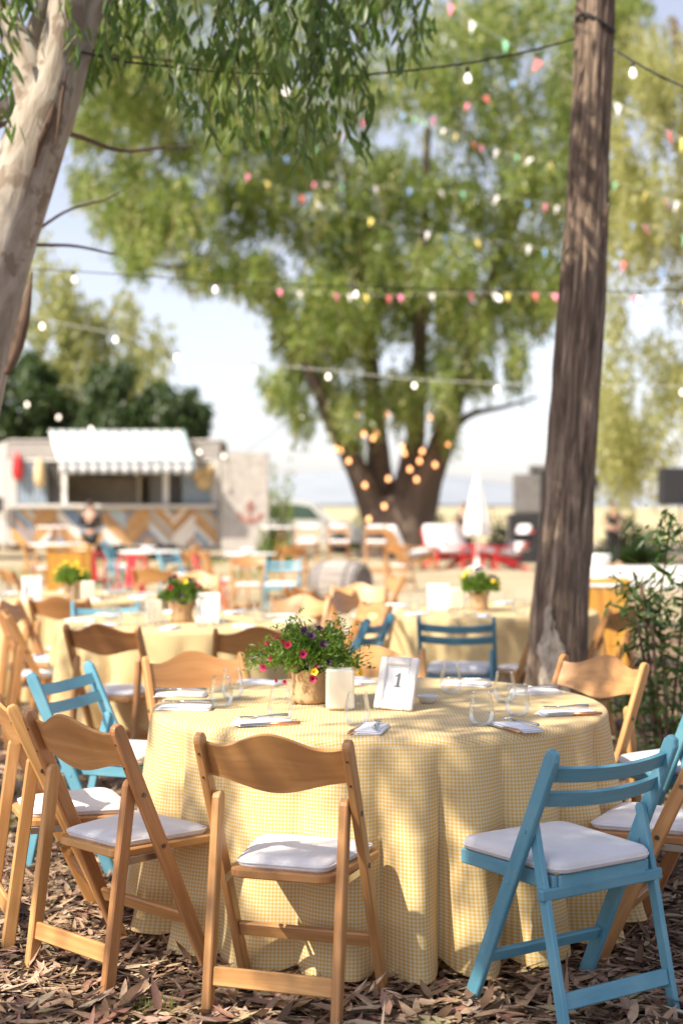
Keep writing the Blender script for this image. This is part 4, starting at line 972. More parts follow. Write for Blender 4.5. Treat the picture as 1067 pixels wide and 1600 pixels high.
# --- the big spreading tree in the middle distance
YM = 42.0
t_big = thing('spreading_tree', 'big spreading tree with several dark stems hung with warm bulbs', 'tree', (gx(622, YM), YM, 0), 0, 'trees beyond the tables')
def lm(px, py, dy=0): return at(px, py, YM+dy)-Vector(t_big.location)
BF = M['bark_far']
limb(t_big, 'trunk', [(0, 0, -.2), lm(620, 840), lm(616, 800), lm(610, 775)], [1.25, 1.02, .86, .6], BF, 26, 18, .12, 2.1, .06)
limb(t_big, 'limb', [lm(602, 835), lm(578, 775), lm(548, 715), lm(520, 665), lm(490, 590), lm(450, 500), lm(400, 400)], [.62, .42, .30, .24, .2, .16, .1], BF, 14, 40, .1, 1.1, .05)
limb(t_big, 'limb', [lm(606, 825, .4), lm(594, 745, .5), lm(588, 670, .6), lm(578, 560, .4), lm(560, 420), lm(540, 250)], [.5, .40, .3, .24, .18, .1], BF, 14, 40, .1, 4.1, .05)
limb(t_big, 'limb', [lm(624, 830), lm(640, 735), lm(650, 670), lm(655, 560), lm(660, 400), lm(668, 200)], [.5, .38, .27, .22, .17, .1], BF, 14, 40, .1, 6.1, .05)
limb(t_big, 'limb', [lm(640, 838, -.3), lm(662, 760, -.4), lm(690, 690, -.5), lm(712, 620, -.5), lm(740, 540, -.4), lm(752, 480, -.3), lm(790, 380), lm(840, 260)], [.66, .5, .36, .27, .2, .17, .14, .08], BF, 16, 44, .1, 8.1, .05)
limb(t_big, 'limb', [lm(692, 690, -.4), lm(730, 650, -.2), lm(790, 635), lm(840, 620)], [.16, .1, .06, .03], BF, 8, 16, .1, 3.3)
limb(t_big, 'limb', [lm(450, 500), lm(380, 450), lm(300, 420), lm(200, 415)], [.16, .12, .09, .05], BF, 8, 16, .1, 2.7)
limb(t_big, 'limb', [lm(520, 665), lm(505, 640, .5), lm(500, 600, .8)], [.2, .12, .06], BF, 8, 12, .1, 5.7)
bigc = [(120, 190, 55, 70, .7), (130, 90, 60, 80, .8), (60, 150, 50, 80, .6), (150, 260, 50, 50, .5), (170, 70, 60, 70, .9), (150, 10, 70, 60, .8), (215, 120, 60, 60, .8), (420, 230, 120, 110, 1), (640, 230, 130, 120, 1.1), (720, 420, 90, 80, .9), (830, 200, 90, 110, .9), (560, 360, 100, 90, .9), (680, 100, 140, 110, 1), (820, 470, 60, 50, .6), (760, 480, 60, 50, .6), (900, 60, 80, 100, .8), (380, 240, 100, 100, .8), (260, 60, 110, 70, 1), (330, 100, 110, 80, 1), (200, 150, 60, 60, .7), (250, 180, 80, 80, 1), (180, 330, 45, 60, .6), (230, 350, 60, 60, .8), (300, -20, 120, 70, .8), (920, 140, 80, 100, 1), (950, 20, 90, 80, 1), (900, 330, 70, 90, .9), (960, 300, 60, 60, .6), (880, 450, 50, 50, .5), (520, 480, 80, 70, .9), (600, 420, 90, 80, 1), (250, 290, 85, 95, 1), (200, 240, 50, 60, .5), (330, 200, 110, 110, 1), (300, 330, 90, 80, 1), (400, 320, 110, 100, 1.2), (330, 410, 85, 35, .6), (430, 420, 80, 70, 1), (470, 500, 65, 60, .8), (450, 590, 42, 48, .5), (500, 560, 50, 60, .6), (500, 400, 90, 90, 1.1), (520, 260, 130, 120, 1.4), (610, 130, 140, 110, 1.4), (600, 330, 110, 110, 1.3), (650, 440, 100, 90, 1.2), (590, 500, 80, 80, .9), (560, 600, 45, 60, .45), (640, 590, 60, 60, .55), (720, 500, 60, 80, .7), (700, 580, 30, 50, .3), (740, 330, 110, 110, 1.3), (770, 150, 120, 120, 1.3), (830, 300, 90, 110, 1), (800, 440, 60, 45, .5), (850, 400, 60, 60, .6), (800, 560, 32, 50, .28), (700, 30, 140, 90, 1.2), (440, 140, 110, 110, 1.1), (420, 40, 110, 80, .8), (540, -20, 150, 90, 1), (850, 40, 110, 90, 1), (900, 230, 70, 120, .7), (560, 690, 30, 40, .2), (690, 650, 28, 45, .25), (620, 620, 40, 50, .4), (520, 610, 40, 45, .4), (740, 590, 35, 45, .35), (470, 640, 25, 30, .2)]
cl = []
for (px, py, rx, ry, k) in bigc:
    for q in range(3):
        p = at(px+rng.uniform(-.5, .5)*rx, py+rng.uniform(-.5, .5)*ry, YM+rng.uniform(-4.5, 4.5)); cl.append((tuple(p), (rx/FPX*YM*.62, 1.6, ry/FPX*YM*.55), k))
tag(crown(t_big, cl, 34, (.3, 1.1), .15, .22, .07, M['leaf_pale'], 'crown'), kind='stuff')
tag(crown(t_big, cl, 128, (.25, .8), .13, .25, .08, M['leaf_mid'], 'crown', clump=18), kind='stuff')

# --- tree at the far right edge, pale, weeping
YR = 37.0
t_r = thing('weeping_tree', 'pale weeping tree hanging in behind the brown trunk, its stem out of frame', 'tree', (gx(1170, YR), YR, 0), 0, 'trees beyond the tables')
def lr_(px, py, dy=0): return at(px, py, YR+dy)-Vector(t_r.location)
limb(t_r, 'trunk', [(0, 0, -.2), lr_(1160, 760), lr_(1140, 600), lr_(1110, 400), lr_(1080, 200), lr_(1050, 30)], [.55, .42, .36, .3, .2, .1], BF, 16, 30, .1, 2.2, .05)
limb(t_r, 'limb', [lr_(1140, 600), lr_(1110, 540), lr_(1085, 470), lr_(1075, 380)], [.2, .13, .08, .04], BF, 8, 16, .1, 3.3)
cl = []
for (px, py, rx, ry, k) in [(960, 630, 40, 60, .7), (1000, 680, 50, 45, .6), (1040, 560, 40, 50, .5), (930, 690, 25, 35, .3), (940, 340, 40, 60, .5), (1000, 60, 70, 90, .9), (1050, 180, 60, 90, .9), (985, 250, 55, 80, .8), (1030, 350, 60, 70, .7), (960, 450, 35, 50, .3), (1040, 700, 30, 30, .2), (980, 690, 30, 40, .3), (1010, 90, 75, 80, .8), (1040, 260, 60, 90, .8), (980, 330, 45, 70, .5), (1060, 420, 55, 60, .5), (1000, 520, 50, 60, .35), (950, 580, 35, 60, .35), (970, 650, 50, 50, .55), (1030, 620, 35, 60, .3), (900, 640, 28, 40, .25), (1080, 150, 60, 120, .8), (960, 200, 40, 60, .4), (1110, 330, 60, 100, .8), (1100, 560, 50, 80, .5)]:
    for q in range(3):
        p = at(px+rng.uniform(-.5, .5)*rx, py+rng.uniform(-.5, .5)*ry, YR+rng.uniform(-2, 2)); cl.append((tuple(p), (rx/FPX*YR*.62, 1.0, ry/FPX*YR*.5), k))
tag(crown(t_r, cl, 56, (.5, 1.8), .15, .26, .075, M['leaf_pale'], clump=7), kind='stuff')

# --- trees behind the food truck
YL = 56.0
def far_tree(label, px, Y, clus, per, mat, tr, group='trees behind the food truck', ll=.36, lw=.13, Lr=(.3, .9)):
    t = thing('leafy_tree', label, 'tree', (gx(px, Y), Y, 0), 0, group)
    limb(t, 'trunk', [(0, 0, -.2), (.1, 0, 1.6), (-.1, .1, 3.2), (.2, 0, 4.6)], [tr, tr*.8, tr*.6, tr*.25], BF, 12, 20, .1, px*.1, .05)
    for sx in (-1, 1): limb(t, 'limb', [(0, 0, 1.6), (sx*.9, .2, 2.8), (sx*1.8, 0, 3.9)], [tr*.5, tr*.35, tr*.12], BF, 8, 14, .1, px*.2)
    cl = []
    for (cx, cy_, rx, ry, k) in clus:
        for q in range(3):
            p = at(cx+rng.uniform(-.5, .5)*rx, cy_+rng.uniform(-.5, .5)*ry, Y+rng.uniform(-2, 2)); cl.append((tuple(p), (rx/FPX*Y*.62, 1.3, ry/FPX*Y*.6), k))
    tag(crown(t, cl, per, Lr, .2, ll, lw, mat, clump=7), kind='stuff'); return t
far_tree('tall pale green tree drooping behind the food truck awning', 150, 52.0, [(90, 430, 60, 45, .8), (180, 480, 60, 45, .8), (40, 390, 50, 50, .5), (235, 520, 45, 40, .5), (110, 500, 60, 50, .8), (100, 550, 70, 50, 1), (180, 570, 60, 50, 1), (60, 470, 50, 50, .6), (230, 600, 40, 40, .4), (130, 620, 60, 40, .7)], 40, M['leaf_pale'], .3, Lr=(.5, 2.0))
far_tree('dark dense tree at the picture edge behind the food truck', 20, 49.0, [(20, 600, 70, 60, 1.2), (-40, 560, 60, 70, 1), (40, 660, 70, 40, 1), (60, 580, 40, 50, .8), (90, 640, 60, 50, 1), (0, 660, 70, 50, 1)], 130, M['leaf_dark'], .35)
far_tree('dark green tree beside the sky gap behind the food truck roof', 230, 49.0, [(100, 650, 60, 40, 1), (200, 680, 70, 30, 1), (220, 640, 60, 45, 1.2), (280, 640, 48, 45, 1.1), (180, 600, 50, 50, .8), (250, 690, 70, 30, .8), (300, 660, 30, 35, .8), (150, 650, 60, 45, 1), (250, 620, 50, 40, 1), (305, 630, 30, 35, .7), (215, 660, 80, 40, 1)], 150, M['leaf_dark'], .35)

# --- bushes
def bush(label, x, y, r, h, mat, n=1500, ll=.16, lw=.07):
    t = thing('bush', label, 'bush', (x, y, 0), 0, 'bushes around the grounds')
    cs = []; 
    d = rdir(n); d[:, 2] = np.abs(d[:, 2]); q = nrg.random((n, 1))**.4; lump = 1+.25*np.sin(d[:, :1]*7+x)+.2*np.sin(d[:, 1:2]*8+y)
    cs = d*q*lump*np.array([r, r*.8, h])
    obj('foliage', leaf_mesh('foliage', cs, d+rdir(n)*.8, rdir(n), nrg.uniform(.7, 1.3, n)*ll, nrg.uniform(.7, 1.3, n)*lw, mat, 1), t)
    mb = MB()
    for k in range(7): a = k*.9; mb.tube([(0, 0, 0), (math.cos(a)*r*.3, math.sin(a)*r*.3, h*.4), (math.cos(a)*r*.6, math.sin(a)*r*.6, h*.75)], [.03, .02, .01], 5)
    mb.build('stem', BF, t); return t
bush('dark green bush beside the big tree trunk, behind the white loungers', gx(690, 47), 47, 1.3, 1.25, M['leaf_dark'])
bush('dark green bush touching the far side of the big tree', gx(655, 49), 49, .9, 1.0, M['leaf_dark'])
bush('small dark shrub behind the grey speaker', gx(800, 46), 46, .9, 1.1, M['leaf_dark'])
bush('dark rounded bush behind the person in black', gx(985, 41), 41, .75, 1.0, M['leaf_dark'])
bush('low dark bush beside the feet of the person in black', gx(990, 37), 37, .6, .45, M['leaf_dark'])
bush('sunlit green bush left of the big trunk', gx(560, 50), 50, .8, 1.1, M['leaf_mid'])
bush('brown dry palm clump beside the panel with the anchor', gx(437, 43.5), 43.5, .5, 2.4, M['leaf_mid'], 900)
bush('small green plant in front of the white van', gx(428, 33), 33, .45, .75, M['leaf_mid'], 700)

# --- sapling with long leaves
YS = 7.3
t_s = thing('sapling', 'leafy green eucalyptus sapling with long leaves beside the sunlit wooden chair', 'plant', (gx(1045, YS), YS, 0))
def ls(px, py, Y=YS): return at(px, py, Y)-Vector(t_s.location)
stem_px = [[(1045, 1240), (1040, 1100), (1030, 960), (1040, 870), (1045, 825)], [(1045, 1240), (1050, 1120), (1062, 1000), (1070, 900)], [(1040, 1200), (1020, 1100), (1000, 1000), (990, 925)], [(1045, 1240), (1070, 1150), (1090, 1040)], [(1035, 1220), (1005, 1150), (985, 1075)], [(1030, 980), (1005, 940), (992, 920)], [(1040, 1080), (1020, 1000), (1018, 950)]]
lp = []
for k, pl in enumerate(stem_px):
    pts = [ls(px, py, YS+rng.uniform(-.15, .15)) if i else ls(px, HOR+CAM_H*FPX/YS, YS) for i, (px, py) in enumerate(pl)]
    limb(t_s, 'stem', pts, [.012*(1-.2*i) for i in range(len(pts))], M['bark_strip'], 6, 18, .05, k)
    for i in range(len(pts)-1):
        for q in range(11): lp.append(pts[i].lerp(pts[i+1], rng.random()) if i or q > 5 else pts[i].lerp(pts[i+1], rng.uniform(.6, 1)))
    for q in range(5): lp.append(pts[-1])
sl_ = single_leaves('leaf', 6, .125, .026, M['leaf_bush'], (.1, .5))
for i, p in enumerate(lp):
    d = Vector((rng.gauss(0, .7), rng.gauss(0, .7), rng.uniform(-1.0, .45))).normalized()
    o = obj('leaf', sl_[i % 6], t_s, p+Vector((rng.gauss(0, .02), rng.gauss(0, .02), 0)), (d.to_track_quat('Y', 'Z').to_matrix() @ Matrix.Rotation(rng.uniform(-.9, .9), 3, 'Y')).to_euler()); s = rng.uniform(.6, 1.15); o.scale = (s, s, s)
m = 800; base = np.array([tuple(lp[rng.randrange(len(lp))]) for _ in range(m)])+nrg.normal(size=(m, 3))*.06; base[:, 2] = np.abs(base[:, 2]); dd = rdir(m); dd[:, 2] -= .5
tag(obj('foliage', leaf_mesh('foliage', base, dd, rdir(m), nrg.uniform(.05, .11, m), nrg.uniform(.014, .024, m), M['leaf_bush'], 3, .3), t_s), kind='stuff')

# ================================================================== STRING LIGHTS AND BUNTING
bulb_me = None
def bulb_mesh(mat, s=1.0):
    mb = MB(); mb.lathe([(0, -.085), (.018, -.082), (.028, -.066), (.030, -.05), (.024, -.032), (.013, -.012), (.012, 0)], 14, cap0=False); return mb.mesh('bulb', mat, True)
def socket_mesh():
    mb = MB(); mb.lathe([(.010, .03), (.014, .028), (.015, -.006), (.013, -.01)], 12); return mb.mesh('socket', M['cord'], True)
M['bulb_clear'] = emit('clear_bulb', (1.0, .92, .82), .55); bclear = bulb_mesh(M['bulb_clear'])
bw, bwarm, sk = bulb_mesh(M['bulb']), bulb_mesh(M['bulb_warm']), socket_mesh()
def string_lights(label, pts, bulbs, mat=None, r=.006, warm=False, scale=1.0):
    """pts: cord points; bulbs: points on the cord"""
    O = Vector(pts[0]); t = thing('string_lights', label, 'string lights', O, 0, 'strings of bulbs')
    mb = MB(); mb.tube([Vector(p)-O for p in pts], r, 6); mb.build('cord', mat or M['cord'], t)
    for p in bulbs:
        b = obj('bulb', bwarm if warm else (bclear if scale < 1 else bw), t, Vector(p)-O-Vector((0, 0, .03*scale)), (rng.gauss(0, .1), rng.gauss(0, .1), 0)); b.scale = (scale,)*3; obj('socket', sk, b)
    return t
def pxpath(pl, y0, y1):
    n = len(pl)-1; return [at(px, py, y0+(y1-y0)*i/n) for i, (px, py) in enumerate(pl)]
# S1: from the pale tree to the brown trunk and on
p1 = [(95, 75, 7.0), (200, 98, 7.1), (330, 112, 7.3), (445, 118, 7.45), (560, 119, 7.6), (640, 111, 7.7), (730, 100, 7.85), (830, 80, 7.95), (897, 62, 8.06)]
string_lights('nearest cord of bulbs slung from the pale tree to the brown trunk', [at(*p) for p in p1], [at(445, 124, 7.45), at(730, 105, 7.85)], scale=.8)
p1b = [(955, 76, 8.1), (985, 95, 8.0), (1030, 120, 7.9), (1075, 140, 7.8), (1250, 160, 7.4)]
string_lights('cord with one bulb running out of frame from the brown trunk', [at(*p) for p in p1b], [at(987, 98, 8.0)], scale=.8)
mb = MB(); ring = [at(928, 45, YB)+Vector((.118*math.cos(a), .118*math.sin(a), .03*math.sin(a*2)-.02*math.cos(a))) for a in [k*2*PI/18 for k in range(19)]]
for dz in (0, .012): mb.tube([p+Vector((0, 0, dz)) for p in ring], .0055, 6)
tag(mb.build('tie', M['cord']), 'black cord tied round the brown trunk near the top of the frame', 'cord')
s2 = [(-80, 412), (40, 420), (116, 424), (230, 432), (337, 440), (450, 444), (557, 448), (670, 452), (779, 454), (890, 455), (998, 456), (1150, 450)]
string_lights('second cord of bulbs crossing below the near leaves', pxpath(s2, 9.7, 10.4), [pxpath(s2, 9.7, 10.4)[i] for i in (2, 4, 6, 8, 10)], r=.0035, scale=.75)
s3 = [(-60, 470), (67, 500), (181, 521), (277, 549), (396, 568), (513, 579), (647, 593), (775, 599), (920, 602), (1065, 604), (1200, 600)]
q = pxpath(s3, 17, 19); string_lights('pale cord of bulbs crossing before the big tree', q, q[1:8]+q[9:10], M['cord_white'])
s4 = [(-40, 610), (43, 625), (92, 645), (142, 663), (222, 685), (311, 700), (350, 706), (384, 707), (470, 645), (560, 590)]
q = pxpath(s4, 36, 41); string_lights('bulbs strung above the food truck towards the big tree', q, q[1:9], None, .008, False, 1.5)
warm = [(524, 693), (545, 712), (570, 750), (576, 803), (600, 783), (606, 740), (632, 700), (640, 725), (655, 712), (650, 741), (628, 690), (700, 685), (679, 718), (672, 644), (568, 670), (556, 640), (533, 695), (587, 668), (660, 697), (583, 676), (604, 640)]
q = [at(px, py, YM-1.3) for px, py in warm]; string_lights('warm glowing bulbs wound round the stems of the big tree', q, q, M['cord'], .006, True, 1.9)

def bunting(label, pts, y0, y1, nf, colours, size=.15, seed=0, keep=.74):
    size *= .86
    P = pxpath(pts, y0, y1); O = P[0].copy(); rg = random.Random(seed)
    t = thing('bunting', label, 'bunting', O, 0, 'lines of bunting flags')
    L = [0]
    for i in range(1, len(P)): L.append(L[-1]+(P[i]-P[i-1]).length)
    def pt(s):
        for i in range(1, len(P)):
            if s <= L[i]: return P[i-1].lerp(P[i], (s-L[i-1])/(L[i]-L[i-1]))-O
        return P[-1]-O
    mb = MB(); mb.tube([p-O for p in P], .0018, 5); mb.build('cord', M['cord_white'], t)
    for k in range(nf):
        if rg.random() > keep: continue
        s = L[-1]*(k+.5+rg.uniform(-.25, .25))/nf; a = pt(max(0, s-size*.5)); b = pt(min(L[-1], s+size*.5)); sw = Vector((rg.gauss(0, .25), rg.gauss(0, .35), -1))*size*1.15
        mid = (a+b)/2; tip = mid+sw; mb = MB()
        def f(u, v): e = a.lerp(b, u).lerp(tip, v*.97); return e+Vector((0, 1, 0))*(.012*math.sin(u*3+v*4+k))
        mb.slab(f, lambda u, v: Vector((0, 1, 0)), .002, 3, 3); mb.build('flag', M[colours[k % len(colours)]], t)
    return t
C6 = ['pink', 'whitef', 'green', 'redf', 'bluef', 'yellowf']
bunting('bunting line from the upper right dropping behind the brown trunk', [(1120, 250), (1060, 214), (1020, 193), (940, 150), (850, 100), (730, 30), (650, -40)], 15, 20, 12, ['pink', 'yellowf', 'redf', 'green', 'whitef'], .17, 1)
bunting('bunting line with a green flag just left of the brown trunk', [(600, 165), (700, 205), (760, 232), (850, 252), (930, 275), (1000, 298), (1045, 312), (1150, 345)], 34, 19, 22, ['pink', 'whitef', 'green', 'whitef', 'yellowf', 'redf'], .17, 2)
bunting('bunting line reaching a pink flag beyond the brown trunk', [(480, 285), (560, 290), (650, 296), (745, 302), (835, 316), (900, 328), (970, 344), (1046, 362), (1150, 390)], 36, 20, 26, ['pink', 'whitef', 'green', 'redf', 'whitef', 'pink', 'bluef'], .18, 3)
bunting('bunting line with blue and yellow flags above the trunk fork', [(380, 270), (500, 318), (620, 355), (720, 373), (811, 382), (900, 398), (1005, 414), (1150, 440)], 36, 21, 26, ['pink', 'yellowf', 'green', 'redf', 'whitef', 'bluef'], .19, 4)
bunting('nearly level bunting line with pink flags under the crown', [(420, 452), (520, 459), (605, 462), (720, 458), (820, 458), (950, 462), (1090, 468)], 28, 22, 20, ['pink', 'whitef', 'green', 'pink', 'whitef', 'yellowf', 'redf'], .15, 5)
bunting('bunting line high among the leaves with scattered pink flags', [(360, 260), (480, 240), (600, 168), (665, 190), (760, 150), (860, 95)], 36, 28, 14, ['pink', 'redf', 'bluef', 'green', 'pink'], .17, 6)

# ================================================================== FOOD TRUCK
YT = 40.0
t = thing('food_truck', 'cream food truck with striped awning, open hatch and patchwork plank front', 'food truck', (gx(180, YT), YT, 0))
def tx(px): return gx(px, YT)-t.location.x
def tz(py): return hz(py, YT)
def tbox(name, x0, x1, z0, z1, y0, y1, mat, parent=None, ch=.02):
    mb = MB(); mb.box((x0, y0, z0), (x1, y1, z1), ch); return mb.build(name, mat, parent or t)
XL, XR = tx(12), tx(345)
tbox('fascia', XL, XR, tz(716), tz(690), 0, .12, M['truck_grey'])
tbox('roof', XL, XR, tz(690)+.002, tz(690)+.06, -.04, 2.34, M['truck'])
tbox('floor', XL, XR, .50, .60, .13, 2.3, M['truck_grey'])
tbox('back_wall', XL, XR, .602, tz(690)-.002, 2.2, 2.3, M['interior'])
tbox('end_wall', XL, XL+.1, .602, tz(716)-.002, .125, 2.198, M['truck'])
tbox('end_wall', XR-.1, XR, .602, tz(716)-.002, .125, 2.198, M['truck'])
tbox('body', XL, XR, .46, tz(792)-.002, .03, .12, M['truck'])
tbox('counter', tx(15), tx(342), tz(794), tz(788), -.32, .3, M['truck'])
for a, b in ((12, 27), (330, 345)): tbox('corner_post', tx(a), tx(b), tz(787), tz(717), .0, .12, M['truck'])
for a, b in ((97, 105), (255, 264)): tbox('hatch_post', tx(a), tx(b), tz(787), tz(717), .02, .1, M['white'])
tbox('hatch_frame', tx(27), tx(330), tz(721), tz(717), -.01, .1, M['white'])
for a, b, m in ((28, 74, 'slate'), (285, 329, 'slate'), (75, 96, 'interior_dark'), (265, 284, 'interior_dark')):
    s = tbox('shutter', tx(a), tx(b), tz(787), tz(722), .05, .09, M[m], None, .01)
    if m == 'slate':
        for k in range(6): x = tx(a)+(k+.5)*(tx(b)-tx(a))/6; tbox('slat', x-.05, x+.05, tz(786), tz(723), .03, .052, M['slate'], s, .008)
tbox('shelf', tx(106), tx(205), tz(742), tz(735), 1.5, 2.19, M['interior_dark'])
tbox('partition', tx(208), tx(214), .7, tz(725), .9, 2.19, M['interior'])
tbox('fridge', tx(222), tx(250), .7, tz(735), 1.4, 2.1, M['truck'])
# patchwork of slanting planks, each its own piece
def clip(poly, ax, lim, keep_less):
    out = []
    for i in range(len(poly)):
        a, b = poly[i], poly[(i+1) % len(poly)]; ia = (a[ax] <= lim) == keep_less; ib = (b[ax] <= lim) == keep_less
        if ia: out.append(a)
        if ia != ib: q = (lim-a[ax])/(b[ax]-a[ax]); out.append((a[0]+(b[0]-a[0])*q, a[1]+(b[1]-a[1])*q))
    return out
x0, x1, z0, z1 = tx(18), tx(341), tz(851), tz(796); nb = 9; bwid = (x1-x0)/nb; pw = .15; rg = random.Random(9)
for bay in range(nb):
    s = 1 if bay % 2 else -1; a, b = x0+bay*bwid+.006, x0+(bay+1)*bwid-.006
    k = -5
    while True:
        za = z0-1.4+k*pw+(0 if s > 0 else bwid); k += 1
        if za > z1+1.2: break
        po = [(a, za), (b, za+s*bwid), (b, za+s*bwid+pw-.014), (a, za+pw-.014)]
        po = clip(po, 1, z1, True); po = clip(po, 1, z0, False) if len(po) > 2 else []
        if len(po) < 3: continue
        c = rg.choices(M['planks'], [5, 2, 2.2, 1.6, 2.2])[0]
        mb = MB(); mb.poly([(p[0], .028, p[1]) for p in po], .02+.006*rg.random()); mb.build('plank', c, t)
# wheels
for px in (168, 249, -30):
    mb = MB(); c = Vector((tx(px), .42, .44)); prof = [(.2, -.14), (.40, -.14), (.44, -.10), (.44, .10), (.40, .14), (.2, .14)]
    rings = [[(c.x+r*math.cos(2*PI*j/28), c.y+y, c.z+r*math.sin(2*PI*j/28)) for j in range(28)] for r, y in prof]
    mb.ring_skin(rings, list(range(29)), list(range(6))); wl = mb.build('wheel', M['tyre'], t, True)
    mb = MB(); rings = [[(c.x+r*math.cos(2*PI*j/20), c.y+y, c.z+r*math.sin(2*PI*j/20)) for j in range(20)] for r, y in [(.22, -.15), (.2, -.11), (.06, -.10), (.05, -.13)]]
    mb.ring_skin(rings, list(range(21)), list(range(4))); mb.build('hub', M['grey'], wl, True)
# cab at the left
mb = MB()
prof = [(tx(11), .46), (tx(-105), .46), (tx(-112), 1.25), (tx(-92), 1.55), (tx(-62), 2.75), (tx(-45), 3.0), (tx(11), 3.36)]
mb.poly([(x, 2.28, z) for x, z in prof], 2.26); mb.build('cab', M['truck'], t)
mb = MB(); mb.poly([(x, .018, z) for x, z in [(tx(-82), 1.6), (tx(-58), 2.6), (tx(-22), 2.6), (tx(-22), 1.6)]], .012); mb.build('cab_window', M['carglass'], t)
mb = MB(); mb.box((tx(-6), -.28, tz(800)), (tx(8), -.16, tz(777)), .03); mi = mb.build('mirror', M['black'], t); mb = MB(); mb.tube([(tx(0), -.2, tz(795)), (tx(-4), .02, tz(803))], .02, 6); mb.build('mirror_arm', M['black'], mi)
# awning
aw = MB(); ns = 26; xa0, xa1 = tx(78), tx(290); xb0, xb1 = tx(93), tx(306); zt0, zt1 = hz(672, 39.9), hz(722, 38.4)
mbs = MB(); TX = t.location.x; fx = lambda x: (x+TX)*.96-TX
for k in range(ns):
    u0, u1 = k/ns, (k+1)/ns
    def f(u, v, u0=u0, u1=u1):
        q = u0+(u1-u0)*u; xa = xa0+(xa1-xa0)*q; xb = fx(xb0+(xb1-xb0)*q)
        return (xa*(1-v)+xb*v, -.1-1.5*v, zt0*(1-v)+zt1*v-.05*math.sin(PI*v)+.02*math.sin(PI*u))
    mbs.slab(f, lambda u, v: Vector((0, 0, -1)), .012, 3, 6, mi=2*(k % 2))
    def g(u, v, u0=u0, u1=u1):
        q = u0+(u1-u0)*u; xb = fx(xb0+(xb1-xb0)*q)
        return (xb, -1.61+.03*math.sin(PI*u), zt1-.014-v*(.27+.05*math.sin(PI*u)))
    mbs.slab(g, lambda u, v: Vector((0, 1, 0)), .008, 4, 2, mi=k % 2)
mbs.build('awning', [M['awning'], M['stripe'], M['stripe_pale']], t, True)
mb = MB(); mb.tube([(fx(xb0), -1.6, zt1), (fx(xb1), -1.6, zt1)], .025, 8)
for x in (xa0+.3, xa1-.1): mb.tube([(x, -.02, tz(760)), (fx(x), -1.58, zt1)], .02, 6)
mb.build('awning_frame', M['metal'], t)
# things hung on the truck
for px, py, h, c, lab in ((63, 738, .85, 'straw', 'long straw basket hanging by the shuttered end of the food truck hatch'), (28, 728, .8, 'red', 'red cloth bag hanging at the cab end of the food truck hatch')):
    mb = MB(); p = at(px, py, YT-.12); mb.lathe([(0, -h*.5), (h*.14, -h*.46), (h*.19, -h*.2), (h*.17, h*.2), (h*.08, h*.42), (.02, h*.5)], 16); o = mb.build('hanging_basket' if c == 'straw' else 'hanging_bag', M[c], None, True); o.location = p
    tag(o, lab, 'basket' if c == 'straw' else 'bag')
for px, py, rr in ((311, 738, .2), (320, 752, .24), (326, 736, .2)):
    mb = MB(); mb.lathe([(rr, 0), (rr*.98, .012), (rr*.5, .03), (rr*.48, .10), (rr*.36, .15), (0, .16)], 22, cap0=False); o = mb.build('straw_hat', M['straw'], None, True); o.location = at(px, py, YT-.03); o.rotation_euler = (R(82), 0, R(rng.uniform(-10, 10)))
    tag(o, 'straw hat hanging in a cluster at the panel end of the food truck', 'hat', 'straw hats on the truck')

# panel wall with the anchor
YP = 39.4
t = thing('wall_panel', 'weathered off-white panel with a faded red anchor, standing at the end of the food truck', 'panel', (gx(383, YP), YP, 0))
mb = MB(); mb.box((gx(347, YP)-t.location.x, 0, .1), (gx(420, YP)-t.location.x, .12, hz(707, YP)), .02); mb.build('board', M['panelwall'], t)
mb = MB(); sc = .46; zc = hz(800, YP); xc = gx(391, YP)-t.location.x
def arcpoly(r0, r1, a0, a1, n=14):
    return [(r1*math.cos(a0+(a1-a0)*k/n), r1*math.sin(a0+(a1-a0)*k/n)) for k in range(n+1)]+[(r0*math.cos(a1-(a1-a0)*k/n), r0*math.sin(a1-(a1-a0)*k/n)) for k in range(n+1)]
def ap(pts): mb.poly([(xc+x*sc, -.002, zc+z*sc) for x, z in pts], .03)
ap([(-.07, -.62), (.07, -.62), (.05, .42), (-.05, .42)]); ap([(-.3, .22), (.3, .22), (.3, .32), (-.3, .32)]); 
o_arm = arcpoly(.52, .68, PI*1.1, PI*1.9); ap([(x, z+.02) for x, z in o_arm])
ap([(-.72, -.02), (-.78, -.30), (-.50, -.18)]); ap([(.72, -.02), (.50, -.18), (.78, -.30)])
ap([(x, z+.54) for x, z in arcpoly(.08, .15, 0, 2*PI*.999, 18)]); mb.build('anchor_emblem', M['anchor'], t)
for px in (352, 415): mb = MB(); mb.box((gx(px, YP)-t.location.x-.05, .122, 0), (gx(px, YP)-t.location.x+.05, .22, 2.6), .005); mb.build('brace', M['wood_side'], t)

